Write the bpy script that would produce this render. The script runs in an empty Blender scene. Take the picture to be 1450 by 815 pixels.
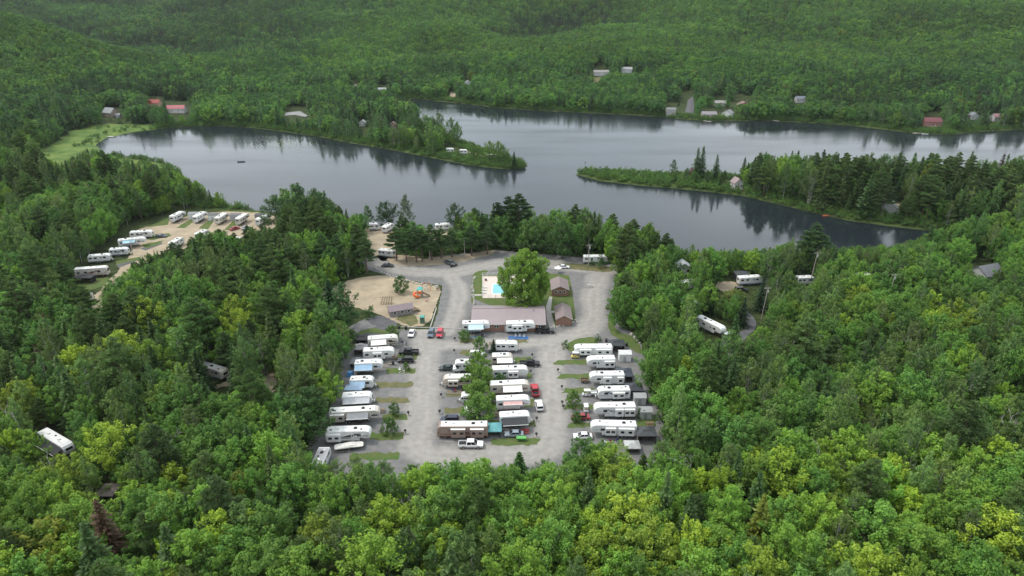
import bpy, math, random
import numpy as np
from mathutils import Vector, Matrix

# ------------------------------------------------------------------ camera, sky, sun, exposure
SC = bpy.context.scene
COL = SC.collection
PITCH, CAM_H, FPX, CX, CY = math.radians(23.5), 98.0, 967.0, 725.0, 407.5
_cd = bpy.data.cameras.new('camera')
_cd.sensor_width = 36.0
_cd.lens = 36.0 * FPX / 1450.0
_cd.clip_start, _cd.clip_end = 1.0, 12000.0
CAM = bpy.data.objects.new('camera', _cd)
COL.objects.link(CAM)
CAM.location = (0, 0, CAM_H)
CAM.rotation_euler = (math.pi / 2 - PITCH, 0, 0)
SC.camera = CAM

SUN_EL, SUN_AZ = math.radians(58), math.radians(-75)     # azimuth from +Y towards +X
world = bpy.data.worlds.new('World')
SC.world = world
world.use_nodes = True
nt = world.node_tree
nt.nodes.clear()
wo = nt.nodes.new('ShaderNodeOutputWorld')
bg = nt.nodes.new('ShaderNodeBackground')
sky = nt.nodes.new('ShaderNodeTexSky')
sky.sky_type = 'NISHITA'
sky.sun_disc = False
sky.sun_elevation = SUN_EL
sky.sun_rotation = SUN_AZ
sky.dust_density = 2.0
mix = nt.nodes.new('ShaderNodeMix'); mix.data_type = 'RGBA'
cn = nt.nodes.new('ShaderNodeTexNoise'); cn.inputs['Scale'].default_value = 2.2; cn.inputs['Detail'].default_value = 5
cr = nt.nodes.new('ShaderNodeValToRGB')                   # broken cloud deck: grey bellies, white gaps
cr.color_ramp.elements[0].position = .3; cr.color_ramp.elements[0].color = (6.3, 7.1, 7.7, 1)
cr.color_ramp.elements[1].position = .7; cr.color_ramp.elements[1].color = (11.2, 11.8, 12.0, 1)
tc = nt.nodes.new('ShaderNodeTexCoord')
nt.links.new(tc.outputs['Generated'], cn.inputs['Vector'])
nt.links.new(cn.outputs['Fac'], cr.inputs['Fac'])
mix.inputs['Factor'].default_value = .75
nt.links.new(sky.outputs[0], mix.inputs[6])
nt.links.new(cr.outputs[0], mix.inputs[7])
nt.links.new(mix.outputs[2], bg.inputs['Color'])
bg.inputs['Strength'].default_value = 0.10
nt.links.new(bg.outputs[0], wo.inputs['Surface'])

_sd = bpy.data.lights.new('sun', 'SUN')
_sd.energy = 1.5
_sd.angle = math.radians(10)
_sd.color = (1.0, .95, .87)
SUN = bpy.data.objects.new('sun', _sd)
COL.objects.link(SUN)
_dir = Vector((math.sin(SUN_AZ) * math.cos(SUN_EL), math.cos(SUN_AZ) * math.cos(SUN_EL), math.sin(SUN_EL)))
SUN.rotation_euler = _dir.to_track_quat('Z', 'Y').to_euler()
SUN.location = (0, 0, 400)

vs = SC.view_settings
vs.view_transform = 'Standard'; vs.look = 'None'; vs.gamma = 1.0; vs.exposure = 0.80; vs.use_curve_mapping = False
SC.render.engine = 'CYCLES'
cy = SC.cycles
cy.use_denoising = True
cy.max_bounces = 6; cy.diffuse_bounces = 2; cy.glossy_bounces = 3; cy.transmission_bounces = 3
cy.volume_bounces = 0; cy.transparent_max_bounces = 6
cy.sample_clamp_indirect = 4.0

# ------------------------------------------------------------------ helpers
RNG = np.random.default_rng(7)
random.seed(11)
_c, _s = math.cos(PITCH), math.sin(PITCH)

def W(px, py, z=0.0):
    """Point of the level ground z that the surveyed photo point (px, py) stands on."""
    a, b = (px - CX) / FPX, (CY - py) / FPX
    dz = -_s + b * _c
    t = (z - CAM_H) / dz
    return Vector((a * t, (_c + b * _s) * t, z))

def project(P):
    P = np.asarray(P, float)
    x, y, z = P[..., 0], P[..., 1], P[..., 2] - CAM_H
    d = y * _c - z * _s
    u = y * _s + z * _c
    d = np.where(d < 1, 1, d)
    return CX + FPX * x / d, CY - FPX * u / d

def inside(poly, x, y):
    n = len(poly); r = np.zeros(np.shape(x), bool)
    for i in range(n):
        x0, y0 = poly[i]; x1, y1 = poly[(i + 1) % n]
        if y0 == y1: continue
        c = ((y0 > y) != (y1 > y)) & (x < (x1 - x0) * (y - y0) / (y1 - y0) + x0)
        r ^= c
    return r

def dist_poly(poly, x, y):
    d = np.full(np.shape(x), 1e9)
    n = len(poly)
    for i in range(n):
        ax, ay = poly[i]; bx, by = poly[(i + 1) % n]
        vx, vy = bx - ax, by - ay
        t = np.clip(((x - ax) * vx + (y - ay) * vy) / (vx * vx + vy * vy + 1e-9), 0, 1)
        d = np.minimum(d, np.hypot(x - ax - t * vx, y - ay - t * vy))
    return d

_perm = np.random.default_rng(3).random((64, 64))
def vnoise(x, y, s):
    x = np.asarray(x) / s; y = np.asarray(y) / s
    i = np.floor(x).astype(int); j = np.floor(y).astype(int)
    fx = x - i; fy = y - j
    fx = fx * fx * (3 - 2 * fx); fy = fy * fy * (3 - 2 * fy)
    g = lambda a, b: _perm[a % 64, b % 64]
    return (g(i, j) * (1 - fx) + g(i + 1, j) * fx) * (1 - fy) + (g(i, j + 1) * (1 - fx) + g(i + 1, j + 1) * fx) * fy

# materials --------------------------------------------------------
MATS = {}
def mat(name, col, rough=.6, metal=0., noise=None, bump=None, spec=None, col2=None, scale=1.0, detail=6, emit=None):
    """plain surface; noise: amount of tone mottling, col2: second colour mixed in by noise"""
    if name in MATS: return MATS[name]
    m = bpy.data.materials.new(name); m.use_nodes = True
    n = m.node_tree.nodes; l = m.node_tree.links
    b = n['Principled BSDF']
    b.inputs['Roughness'].default_value = rough
    b.inputs['Metallic'].default_value = metal
    if spec is not None: b.inputs['Specular IOR Level'].default_value = spec
    b.inputs['Base Color'].default_value = (*col, 1)
    if noise or col2:
        t = n.new('ShaderNodeTexCoord'); nz = n.new('ShaderNodeTexNoise')
        nz.inputs['Scale'].default_value = scale; nz.inputs['Detail'].default_value = detail; nz.inputs['Roughness'].default_value = .65
        l.new(t.outputs['Object'], nz.inputs['Vector'])
        r = n.new('ShaderNodeValToRGB')
        c2 = col2 or tuple(c * (1 - (noise or .3)) for c in col)
        r.color_ramp.elements[0].position = .35; r.color_ramp.elements[0].color = (*c2, 1)
        r.color_ramp.elements[1].position = .65; r.color_ramp.elements[1].color = (*col, 1)
        l.new(nz.outputs['Fac'], r.inputs['Fac']); l.new(r.outputs[0], b.inputs['Base Color'])
        if bump:
            bp = n.new('ShaderNodeBump'); bp.inputs['Strength'].default_value = bump; bp.inputs['Distance'].default_value = .1
            l.new(nz.outputs['Fac'], bp.inputs['Height']); l.new(bp.outputs[0], b.inputs['Normal'])
    MATS[name] = m
    return m

def paint(rgb, rough=.35):
    k = 'paint_%02x%02x%02x' % tuple(int(max(0, min(1, c)) * 255) for c in rgb)
    return mat(k, rgb, rough, noise=.13, scale=.9)

# geometry pieces: (verts, faces) -----------------------------------
def box(cx, cy_, cz, sx, sy, sz):
    x, y, z = sx / 2, sy / 2, sz / 2
    v = [(cx + a * x, cy_ + b * y, cz + c * z) for a in (-1, 1) for b in (-1, 1) for c in (-1, 1)]
    return v, [(0, 1, 3, 2), (4, 6, 7, 5), (0, 4, 5, 1), (2, 3, 7, 6), (0, 2, 6, 4), (1, 5, 7, 3)]

def frustum(b0, b1, z0, z1):
    """b0,b1 = (xmin,xmax,ymin,ymax) at z0 and z1"""
    v = []
    for (xa, xb, ya, yb), z in ((b0, z0), (b1, z1)):
        v += [(xa, ya, z), (xb, ya, z), (xb, yb, z), (xa, yb, z)]
    return v, [(3, 2, 1, 0), (4, 5, 6, 7), (0, 1, 5, 4), (1, 2, 6, 5), (2, 3, 7, 6), (3, 0, 4, 7)]

def prism(prof, w, ch=.0, y0=0.):
    """side profile (x,z), counter-clockwise seen from -Y, extruded over width w with chamfered long edges"""
    n = len(prof)
    if ch:
        cxm = sum(p[0] for p in prof) / n; czm = sum(p[1] for p in prof) / n
        ex = max(abs(p[0] - cxm) for p in prof); ez = max(abs(p[1] - czm) for p in prof)
        ins = [(cxm + (x - cxm) * (1 - ch / ex), czm + (z - czm) * (1 - ch / ez)) for x, z in prof]
        sl = [(-w / 2, ins), (-w / 2 + ch, prof), (w / 2 - ch, prof), (w / 2, ins)]
    else:
        sl = [(-w / 2, prof), (w / 2, prof)]
    v = [(x, y0 + y, z) for y, pr in sl for x, z in pr]
    f = [tuple(range(n)), tuple(range(len(v) - 1, len(v) - n - 1, -1))]
    for k in range(len(sl) - 1):
        for i in range(n):
            j = (i + 1) % n
            f.append((k * n + j, k * n + i, (k + 1) * n + i, (k + 1) * n + j))
    return v, f

def cyl(p0, p1, r0, r1=None, n=10):
    p0, p1 = Vector(p0), Vector(p1); r1 = r0 if r1 is None else r1
    q = (p1 - p0).to_track_quat('Z', 'Y'); v = []
    for p, r in ((p0, r0), (p1, r1)):
        v += [tuple(p + q @ Vector((r * math.cos(6.28319 * i / n), r * math.sin(6.28319 * i / n), 0))) for i in range(n)]
    f = [tuple(range(n - 1, -1, -1)), tuple(range(n, 2 * n))]
    f += [(i, (i + 1) % n, n + (i + 1) % n, n + i) for i in range(n)]
    return v, f

def join(*gs):
    V, Fc = [], []
    for v, f in gs:
        o = len(V); V += list(v); Fc += [tuple(i + o for i in q) for q in f]
    return V, Fc

def moved(g, dx=0, dy=0, dz=0, rz=0):
    c, s = math.cos(rz), math.sin(rz)
    return [(x * c - y * s + dx, x * s + y * c + dy, z + dz) for x, y, z in g[0]], g[1]

_MESH = {}
def mesh_of(name, g, material, key=None, smooth=False):
    if key is not None and key in _MESH: return _MESH[key]
    me = bpy.data.meshes.new(name)
    me.from_pydata(g[0], [], g[1])
    me.materials.append(material)
    if smooth: me.polygons.foreach_set('use_smooth', [True] * len(me.polygons))
    me.update()
    if key is not None: _MESH[key] = me
    return me

def part(name, parent, g, material, key=None, loc=None, smooth=False):
    """a mesh object under its thing; key shares mesh data between alike parts"""
    if key is not None: key = (name, key, material.name)
    gg = g() if (callable(g) and (key is None or key not in _MESH)) else (None if callable(g) else g)
    o = bpy.data.objects.new(name, mesh_of(name, gg, material, key, smooth))
    COL.objects.link(o)
    o.parent = parent
    if loc is not None: o.location = loc
    return o

def tag(o, label=None, cat=None, group=None, kind=None):
    if label: o['label'] = label
    if cat: o['category'] = cat
    if group: o['group'] = group
    if kind: o['kind'] = kind
    return o

def thing(name, label, cat, loc, rz=0., group=None):
    o = bpy.data.objects.new(name, None)
    o.empty_display_size = .3
    COL.objects.link(o)
    o.location = loc; o.rotation_euler = (0, 0, rz)
    return tag(o, label, cat, group)

def sheet(name, pts, z, material, label=None, kind='structure', cat=None, smooth_n=0, wob=0.):
    """flat ground sheet from a ring of world points; corners rounded by chaikin steps, edge wobbled"""
    P = [np.array((p[0], p[1])) for p in pts]
    for _ in range(smooth_n):
        Q = []
        for i in range(len(P)):
            a, b = P[i], P[(i + 1) % len(P)]
            Q += [a * .75 + b * .25, a * .25 + b * .75]
        P = Q
    if wob:
        Q = []
        for i in range(len(P)):
            a, b = P[i], P[(i + 1) % len(P)]
            n = max(1, int(np.hypot(*(b - a)) / .6))
            for k in range(n):
                Q.append(a + (b - a) * k / n)
        P = [p + wob * np.array((vnoise(p[0] * 3, p[1] * 3, 3.1) - .5, vnoise(p[0] * 3 + 90, p[1] * 3, 2.7) - .5)) * 2 for p in Q]
    me = bpy.data.meshes.new(name)
    me.from_pydata([(p[0], p[1], z) for p in P], [], [tuple(range(len(P)))])
    me.materials.append(material); me.update()
    if me.polygons[0].normal.z < 0: me.flip_normals()
    o = bpy.data.objects.new(name, me); COL.objects.link(o)
    return tag(o, label, cat, None, kind)
# ------------------------------------------------------------------ terrain and lake
WATER_Z = -1.2
LAKE_PX = [(135, 205), (150, 195), (190, 186), (250, 180), (310, 178), (350, 180), (400, 186), (450, 193), (500, 203), (560, 213), (610, 223),
           (660, 233), (700, 238), (735, 240), (748, 235), (735, 228), (705, 219), (672, 208), (640, 197), (605, 180), (575, 160), (560, 145),
           (585, 139), (620, 143), (660, 147), (700, 152), (760, 156), (820, 159), (900, 163), (950, 167), (1000, 171), (1050, 171), (1090, 171),
           (1130, 173), (1200, 177), (1250, 183), (1300, 189), (1350, 191), (1375, 187), (1410, 185), (1450, 183), (1600, 180), (1760, 182),
           (1760, 262), (1600, 262), (1450, 263), (1330, 262), (1200, 259), (1100, 255), (1040, 251), (980, 248), (900, 246), (850, 243), (818, 244),
           (815, 247), (850, 256), (900, 262), (950, 266), (1000, 271), (1050, 277), (1085, 285), (1120, 293), (1160, 303), (1200, 312), (1260, 320),
           (1320, 327), (1400, 330), (1440, 332), (1440, 338), (1380, 345), (1300, 352), (1200, 360), (1100, 368), (1000, 368), (950, 358), (900, 350),
           (800, 338), (700, 330), (600, 324), (500, 318), (440, 312), (400, 302), (350, 296), (300, 285), (270, 262), (255, 243), (232, 230), (190, 224), (150, 218)]
LAKE = [tuple(W(x, y, WATER_Z)[:2]) for x, y in LAKE_PX]
MEADOW = [tuple(W(x, y)[:2]) for x, y in [(45, 222), (100, 188), (150, 177), (215, 176), (225, 182), (190, 187), (140, 205), (160, 220), (230, 230), (255, 245), (200, 252), (120, 240), (80, 236)]]

def lake_dist(x, y):
    d = dist_poly(LAKE, x, y)
    return np.where(inside(LAKE, x, y), -d, d)

def sstep(a, b, x):
    t = np.clip((x - a) / (b - a), 0, 1)
    return t * t * (3 - 2 * t)

def hills(x, y):
    x = np.asarray(x, float); y = np.asarray(y, float)
    t = np.maximum(0, y - (650 - .2 * np.clip(x, 0, 500)))
    t = np.minimum(t, 1500)
    amp = .168 * (1 - .30 * sstep(820, 1200, x)) * (1 - .30 * sstep(-150, -450, x) * sstep(1100, 300, t))
    z = amp * t * t / (t + 500)
    z += sstep(0, 500, t) * 85 * (vnoise(x + 2000, y + 500, 300) - .5) + sstep(0, 300, t) * 26 * (vnoise(x + 700, y, 120) - .5)
    z += 62 * np.exp(-((x + 640) / 185) ** 2 - ((y - 790) / 150) ** 2)
    z += 22 * np.exp(-((x + 560) / 150) ** 2 - ((y - 560) / 110) ** 2)
    z += 130 * np.exp(-((y - 3300) / 500) ** 2)
    back = sstep(95, -60, y)
    z += back * 3
    return np.maximum(z, 0)

def height(x, y, d=None):
    if d is None: d = lake_dist(x, y)
    shore = np.where(d > 0, np.minimum(-1.2 + d * .3, 0), np.maximum(-1.2 + d * .25, -4.0))
    return np.where(d > 0, shore + hills(x, y) * sstep(0, 60, d), shore)

def height1(x, y):
    return float(height(np.array([x]), np.array([y]))[0])

def G(px, py):
    """Point of the terrain that the photo point stands on (first hit of the sight line)."""
    t = np.arange(90, 3200, 2.0)
    a, b = (px - CX) / FPX, (CY - py) / FPX
    dy = _c + b * _s; x = a / dy * t; z = CAM_H + (-_s + b * _c) / dy * t
    h = np.maximum(height(x, t), WATER_Z)
    k = np.nonzero(z <= h)[0]
    k = k[0] if len(k) else len(t) - 1
    return Vector((x[k], t[k], h[k]))

def axis(fine0, fine1, step, lo, hi, g=1.12):
    a = list(np.arange(fine0, fine1 + .1, step)); s = step
    b = a[-1]
    while b < hi: s *= g; b += s; a.append(b)
    b = a[0]; s = step; pre = []
    while b > lo: s *= g; b -= s; pre.append(b)
    return np.array(pre[::-1] + a)

GX = axis(-430, 430, 4, -2500, 2500, 1.06)
GY = axis(100, 640, 4, -250, 4200, 1.045)
gx, gy = np.meshgrid(GX, GY)
gd = lake_dist(gx, gy)
gz = height(gx, gy, gd)
nx, ny = len(GX), len(GY)
vv = np.stack([gx.ravel(), gy.ravel(), gz.ravel()], 1)
ii = (np.arange(ny - 1)[:, None] * nx + np.arange(nx - 1)[None, :]).ravel()
ff = np.stack([ii, ii + 1, ii + nx + 1, ii + nx], 1)
me = bpy.data.meshes.new('ground')
me.vertices.add(len(vv)); me.vertices.foreach_set('co', vv.astype(np.float32).ravel())
me.loops.add(ff.size); me.loops.foreach_set('vertex_index', ff.astype(np.int32).ravel())
me.polygons.add(len(ff)); me.polygons.foreach_set('loop_start', (np.arange(len(ff)) * 4).astype(np.int32)); me.polygons.foreach_set('loop_total', np.full(len(ff), 4, np.int32))
me.update(calc_edges=True)
cover = np.maximum(sstep(16, 5, gd) * (gd > 0) * .35, inside(MEADOW, gx, gy) * 1.0)
at = me.attributes.new('grass_cover', 'FLOAT', 'POINT'); at.data.foreach_set('value', cover.ravel().astype(np.float32))
me.polygons.foreach_set('use_smooth', [True] * len(ff))
gm = bpy.data.materials.new('forest_floor_and_meadow'); gm.use_nodes = True
n = gm.node_tree.nodes; l = gm.node_tree.links; b = n['Principled BSDF']; b.inputs['Roughness'].default_value = .95; b.inputs['Specular IOR Level'].default_value = .15
t = n.new('ShaderNodeTexCoord')
n1 = n.new('ShaderNodeTexNoise'); n1.inputs['Scale'].default_value = .35; n1.inputs['Detail'].default_value = 8
n2 = n.new('ShaderNodeTexNoise'); n2.inputs['Scale'].default_value = .09; n2.inputs['Detail'].default_value = 10; n2.inputs['Roughness'].default_value = .7
l.new(t.outputs['Object'], n1.inputs['Vector']); l.new(t.outputs['Object'], n2.inputs['Vector'])
r1 = n.new('ShaderNodeValToRGB'); r1.color_ramp.elements[0].color = (.022, .03, .010, 1); r1.color_ramp.elements[1].color = (.05, .07, .022, 1)
r1.color_ramp.elements[0].position = .35; r1.color_ramp.elements[1].position = .7
r2 = n.new('ShaderNodeValToRGB'); r2.color_ramp.elements[0].color = (.045, .10, .024, 1); r2.color_ramp.elements[1].color = (.15, .20, .05, 1)
r2.color_ramp.elements[0].position = .35; r2.color_ramp.elements[1].position = .65
l.new(n1.outputs['Fac'], r1.inputs['Fac']); l.new(n2.outputs['Fac'], r2.inputs['Fac'])
at = n.new('ShaderNodeAttribute'); at.attribute_name = 'grass_cover'
mx = n.new('ShaderNodeMix'); mx.data_type = 'RGBA'
l.new(at.outputs['Fac'], mx.inputs['Factor']); l.new(r1.outputs[0], mx.inputs[6]); l.new(r2.outputs[0], mx.inputs[7]); l.new(mx.outputs[2], b.inputs['Base Color'])
bp = n.new('ShaderNodeBump'); bp.inputs['Strength'].default_value = .6; bp.inputs['Distance'].default_value = .5
l.new(n1.outputs['Fac'], bp.inputs['Height']); l.new(bp.outputs[0], b.inputs['Normal'])
me.materials.append(gm)
ground = bpy.data.objects.new('ground', me); COL.objects.link(ground)
tag(ground, 'forest floor, meadow and hills under the woods', None, None, 'structure')

# lake water: a dark peaty sheet, rippled in patches
wm = bpy.data.materials.new('lake_water'); wm.use_nodes = True
n = wm.node_tree.nodes; l = wm.node_tree.links; b = n['Principled BSDF']
b.inputs['Base Color'].default_value = (.013, .018, .022, 1); b.inputs['IOR'].default_value = 1.333
t = n.new('ShaderNodeTexCoord')
mp = n.new('ShaderNodeMapping'); mp.inputs['Scale'].default_value = (.5, 1.6, 1); mp.inputs['Rotation'].default_value = (0, 0, .25)
l.new(t.outputs['Object'], mp.inputs['Vector'])
rip = n.new('ShaderNodeTexNoise'); rip.inputs['Scale'].default_value = 1.1; rip.inputs['Detail'].default_value = 5; rip.inputs['Roughness'].default_value = .6
l.new(mp.outputs[0], rip.inputs['Vector'])
mp2 = n.new('ShaderNodeMapping'); mp2.inputs['Scale'].default_value = (.25, 1, 1); mp2.inputs['Rotation'].default_value = (0, 0, -.12)
l.new(t.outputs['Object'], mp2.inputs['Vector'])
pat = n.new('ShaderNodeTexNoise'); pat.inputs['Scale'].default_value = .025; pat.inputs['Detail'].default_value = 4
l.new(mp2.outputs[0], pat.inputs['Vector'])
pr = n.new('ShaderNodeMapRange'); pr.inputs['From Min'].default_value = .38; pr.inputs['From Max'].default_value = .62; pr.inputs['To Min'].default_value = .06; pr.inputs['To Max'].default_value = .30
l.new(pat.outputs['Fac'], pr.inputs['Value'])
bp = n.new('ShaderNodeBump'); bp.inputs['Distance'].default_value = .05
l.new(pr.outputs[0], bp.inputs['Strength']); l.new(rip.outputs['Fac'], bp.inputs['Height']); l.new(bp.outputs[0], b.inputs['Normal'])
rr = n.new('ShaderNodeMapRange'); rr.inputs['From Min'].default_value = .35; rr.inputs['From Max'].default_value = .65; rr.inputs['To Min'].default_value = .07; rr.inputs['To Max'].default_value = .22
l.new(pat.outputs['Fac'], rr.inputs['Value']); l.new(rr.outputs[0], b.inputs['Roughness'])
sheet('lake_water', [(-340, 225), (1150, 225), (1150, 730), (-340, 730)], WATER_Z, wm, 'dark rippled lake water with forest reflections')

# ------------------------------------------------------------------ ground sheets of the campground
def P(*pts, z=0.): return [W(x, y, z) for x, y in pts]

M_YARD = mat('yard_gravel', (.29, .285, .28), .95, col2=(.20, .197, .193), scale=.6, detail=12, bump=.3, spec=.1)
M_ROAD = mat('road_gravel', (.40, .38, .355), .95, col2=(.275, .265, .255), scale=.22, detail=12, bump=.2, spec=.1)
M_TRACK = mat('wheel_track_gravel', (.46, .435, .40), .95, col2=(.33, .315, .30), scale=.5, detail=12, spec=.1)
M_ASPH = mat('asphalt', (.115, .115, .12), .9, col2=(.08, .08, .083), scale=.5, detail=10, spec=.15)
M_SAND = mat('sand', (.38, .31, .22), .95, col2=(.26, .215, .155), scale=.16, detail=12, bump=.25, spec=.1)
M_GRASS = mat('mown_grass', (.060, .115, .028), .95, col2=(.115, .120, .05), scale=.45, detail=9, bump=.6, spec=.1)
M_DRY = mat('dry_grass', (.16, .135, .07), .95, col2=(.09, .105, .045), scale=.5, detail=9, bump=.6, spec=.1)
M_CONC = mat('pale_concrete', (.42, .40, .37), .85, noise=.2, scale=.8, spec=.2)

from mathutils.geometry import delaunay_2d_cdt
def seg_dist(x, y, pts):
    d = np.full(np.shape(x), 1e9)
    for (ax, ay), (bx, by) in zip(pts[:-1], pts[1:]):
        vx, vy = bx - ax, by - ay
        t = np.clip(((x - ax) * vx + (y - ay) * vy) / (vx * vx + vy * vy + 1e-9), 0, 1)
        d = np.minimum(d, np.hypot(x - ax - t * vx, y - ay - t * vy))
    return d
def smooth_line(pts, n=3):
    P_ = [np.array(W(*p)[:2]) for p in pts]
    for _ in range(n):
        Q = [P_[0]]
        for a, b in zip(P_[:-1], P_[1:]): Q += [a * .75 + b * .25, a * .25 + b * .75]
        P_ = Q + [P_[-1]]
    return [tuple(p) for p in P_]
ROADS = [(smooth_line([(598, 470), (604, 490), (600, 560), (588, 620), (590, 642), (640, 646), (740, 646), (776, 636), (782, 600), (782, 550), (778, 505), (784, 488), (812, 476), (840, 462), (840, 420), (846, 390)]), 4.0),
         (smooth_line([(604, 500), (615, 488), (680, 486), (760, 486), (790, 480), (830, 468)]), 3.2),
         (smooth_line([(530, 372), (580, 384), (640, 388), (700, 372), (760, 370), (850, 384), (900, 378)]), 4.5), (smooth_line([(640, 390), (652, 410), (646, 440), (632, 470)]), 3.0)]
def yard_sheet():
    ring = [np.array(w[:2]) for w in P((478, 492), (455, 570), (435, 640), (430, 700), (560, 730), (800, 730), (960, 690), (940, 600), (906, 480), (880, 458), (866, 430), (872, 395), (905, 378),
      (870, 368), (800, 362), (700, 354), (590, 366), (540, 360), (500, 368), (505, 378), (545, 388), (575, 396), (627, 404), (620, 440), (612, 466), (560, 466), (520, 450), (482, 468))]
    Q = []
    for a, b in zip(ring, ring[1:] + ring[:1]):
        m = max(1, int(np.hypot(*(b - a)) / 1.5))
        for k in range(m):
            p = a + (b - a) * k / m
            Q.append(p + .5 * np.array((vnoise(p[0] * 3, p[1] * 3, 3.1) - .5, vnoise(p[0] * 3 + 90, p[1] * 3, 2.7) - .5)))
    poly = [tuple(q) for q in Q]
    gx_, gy_ = np.meshgrid(np.arange(-75, 60, .8), np.arange(100, 270, .8)); gx_ = gx_.ravel() + RNG.uniform(-.3, .3, gx_.size); gy_ = gy_.ravel() + RNG.uniform(-.3, .3, gy_.size)
    k = inside(poly, gx_, gy_) & (dist_poly(poly, gx_, gy_) > .6)
    pts = [Vector(q) for q in poly] + [Vector((a, b)) for a, b in zip(gx_[k], gy_[k])]
    V2, _, F2, *_r = delaunay_2d_cdt(pts, [], [list(range(len(poly)))], 1, 1e-4)
    me_ = bpy.data.meshes.new('gravel_yard'); me_.from_pydata([(v.x, v.y, .020) for v in V2], [], [tuple(f) for f in F2]); me_.update()
    x = np.array([v.x for v in V2]); y = np.array([v.y for v in V2])
    wear = np.zeros(len(x)); rut = np.zeros(len(x))
    for ln, hw in ROADS:
        d = seg_dist(x, y, ln) + 1.6 * (vnoise(x, y, 6) - .5)
        wear = np.maximum(wear, sstep(hw + 1.2, hw - 1.0, d)); rut = np.maximum(rut, np.exp(-((d - 1.3) / .55) ** 2) * .9)
    # single passes of wheels turning off the ring into the lots
    for lane, inn, yy in [((604, y_ - 6), (560, y_ + 1), y_) for y_ in (512, 533, 556, 578, 605, 634)] + [((600, y_ - 7), (640, y_ + 1), y_) for y_ in (527, 551, 596, 620)] + [((784, y_ - 7), (744, y_ + 1), y_) for y_ in (517, 540, 562, 604)] + [((782, y_ - 8), (828, y_ + 1), y_) for y_ in (507, 526, 549, 570, 594, 621)]:
        ln = smooth_line([lane, ((lane[0] * .7 + inn[0] * .3), yy - 3), inn], 2); d = seg_dist(x, y, ln)
        rut = np.maximum(rut, np.exp(-((d - .85) / .38) ** 2) * .55)
    for nm, arr in (('wear', wear), ('rut', rut)):
        a_ = me_.attributes.new(nm, 'FLOAT', 'POINT'); a_.data.foreach_set('value', arr.astype(np.float32))
    if me_.polygons[0].normal.z < 0: me_.flip_normals()
    m_ = bpy.data.materials.new('driven_gravel'); m_.use_nodes = True
    n = m_.node_tree.nodes; l = m_.node_tree.links; b = n['Principled BSDF']; b.inputs['Roughness'].default_value = .95; b.inputs['Specular IOR Level'].default_value = .1
    t = n.new('ShaderNodeTexCoord'); n1 = n.new('ShaderNodeTexNoise'); n1.inputs['Scale'].default_value = .55; n1.inputs['Detail'].default_value = 12; n1.inputs['Roughness'].default_value = .7
    l.new(t.outputs['Object'], n1.inputs['Vector'])
    def ramp(c0, c1):
        r = n.new('ShaderNodeValToRGB'); r.color_ramp.elements[0].position = .32; r.color_ramp.elements[1].position = .68; r.color_ramp.elements[0].color = (*c0, 1); r.color_ramp.elements[1].color = (*c1, 1); l.new(n1.outputs['Fac'], r.inputs['Fac']); return r
    ra, rb, rc = ramp((.128, .126, .124), (.195, .191, .187)), ramp((.215, .203, .187), (.30, .284, .262)), ramp((.28, .264, .24), (.36, .338, .308))
    def mixer(fac, a, b2):
        x_ = n.new('ShaderNodeMix'); x_.data_type = 'RGBA'; l.new(fac, x_.inputs['Factor']); l.new(a, x_.inputs[6]); l.new(b2, x_.inputs[7]); return x_.outputs[2]
    a1 = n.new('ShaderNodeAttribute'); a1.attribute_name = 'wear'; a2 = n.new('ShaderNodeAttribute'); a2.attribute_name = 'rut'
    big = n.new('ShaderNodeTexNoise'); big.inputs['Scale'].default_value = .09; big.inputs['Detail'].default_value = 5; l.new(t.outputs['Object'], big.inputs['Vector'])
    mu = n.new('ShaderNodeMath'); mu.operation = 'MULTIPLY'; bm_ = n.new('ShaderNodeMapRange'); bm_.inputs['From Min'].default_value = .35; bm_.inputs['From Max'].default_value = .6; bm_.inputs['To Min'].default_value = .25; l.new(big.outputs['Fac'], bm_.inputs['Value']); l.new(a2.outputs['Fac'], mu.inputs[0]); l.new(bm_.outputs[0], mu.inputs[1])
    st = n.new('ShaderNodeTexNoise'); st.inputs['Scale'].default_value = .18; st.inputs['Detail'].default_value = 8; st.inputs['Distortion'].default_value = 1.2; l.new(t.outputs['Object'], st.inputs['Vector'])
    sr = n.new('ShaderNodeMapRange'); sr.inputs['From Min'].default_value = .52; sr.inputs['From Max'].default_value = .72; sr.inputs['To Max'].default_value = .15; l.new(st.outputs['Fac'], sr.inputs['Value'])
    dk = n.new('ShaderNodeRGB'); dk.outputs[0].default_value = (.115, .108, .10, 1)                 # damp and oil stained patches
    l.new(mixer(sr.outputs[0], mixer(mu.outputs[0], mixer(a1.outputs['Fac'], ra.outputs[0], rb.outputs[0]), rc.outputs[0]), dk.outputs[0]), b.inputs['Base Color'])
    me_.materials.append(m_)
    o_ = bpy.data.objects.new('gravel_yard', me_); COL.objects.link(o_); tag(o_, 'grey gravel yard and road ring of the campground', None, None, 'structure')
yard_sheet()
sheet('paved_lane', P((470, 500), (500, 478), (540, 458), (560, 458), (558, 468), (520, 472), (498, 492), (480, 512)), .034, M_ASPH, 'grey paved lane by the hut', smooth_n=1)
sheet('paved_pad', P((520, 447), (548, 447), (562, 452), (562, 464), (540, 464), (520, 456)), .042, M_ASPH, 'dark paved pad beside the hut', smooth_n=1)
sheet('sand_playground', P((440, 420), (470, 408), (500, 394), (540, 389), (565, 392), (600, 402), (627, 406), (617, 432), (608, 460), (575, 464), (545, 447), (520, 440), (495, 432), (460, 440)), .044, M_SAND, 'pale sand of the playground', smooth_n=1, wob=.3)
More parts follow.
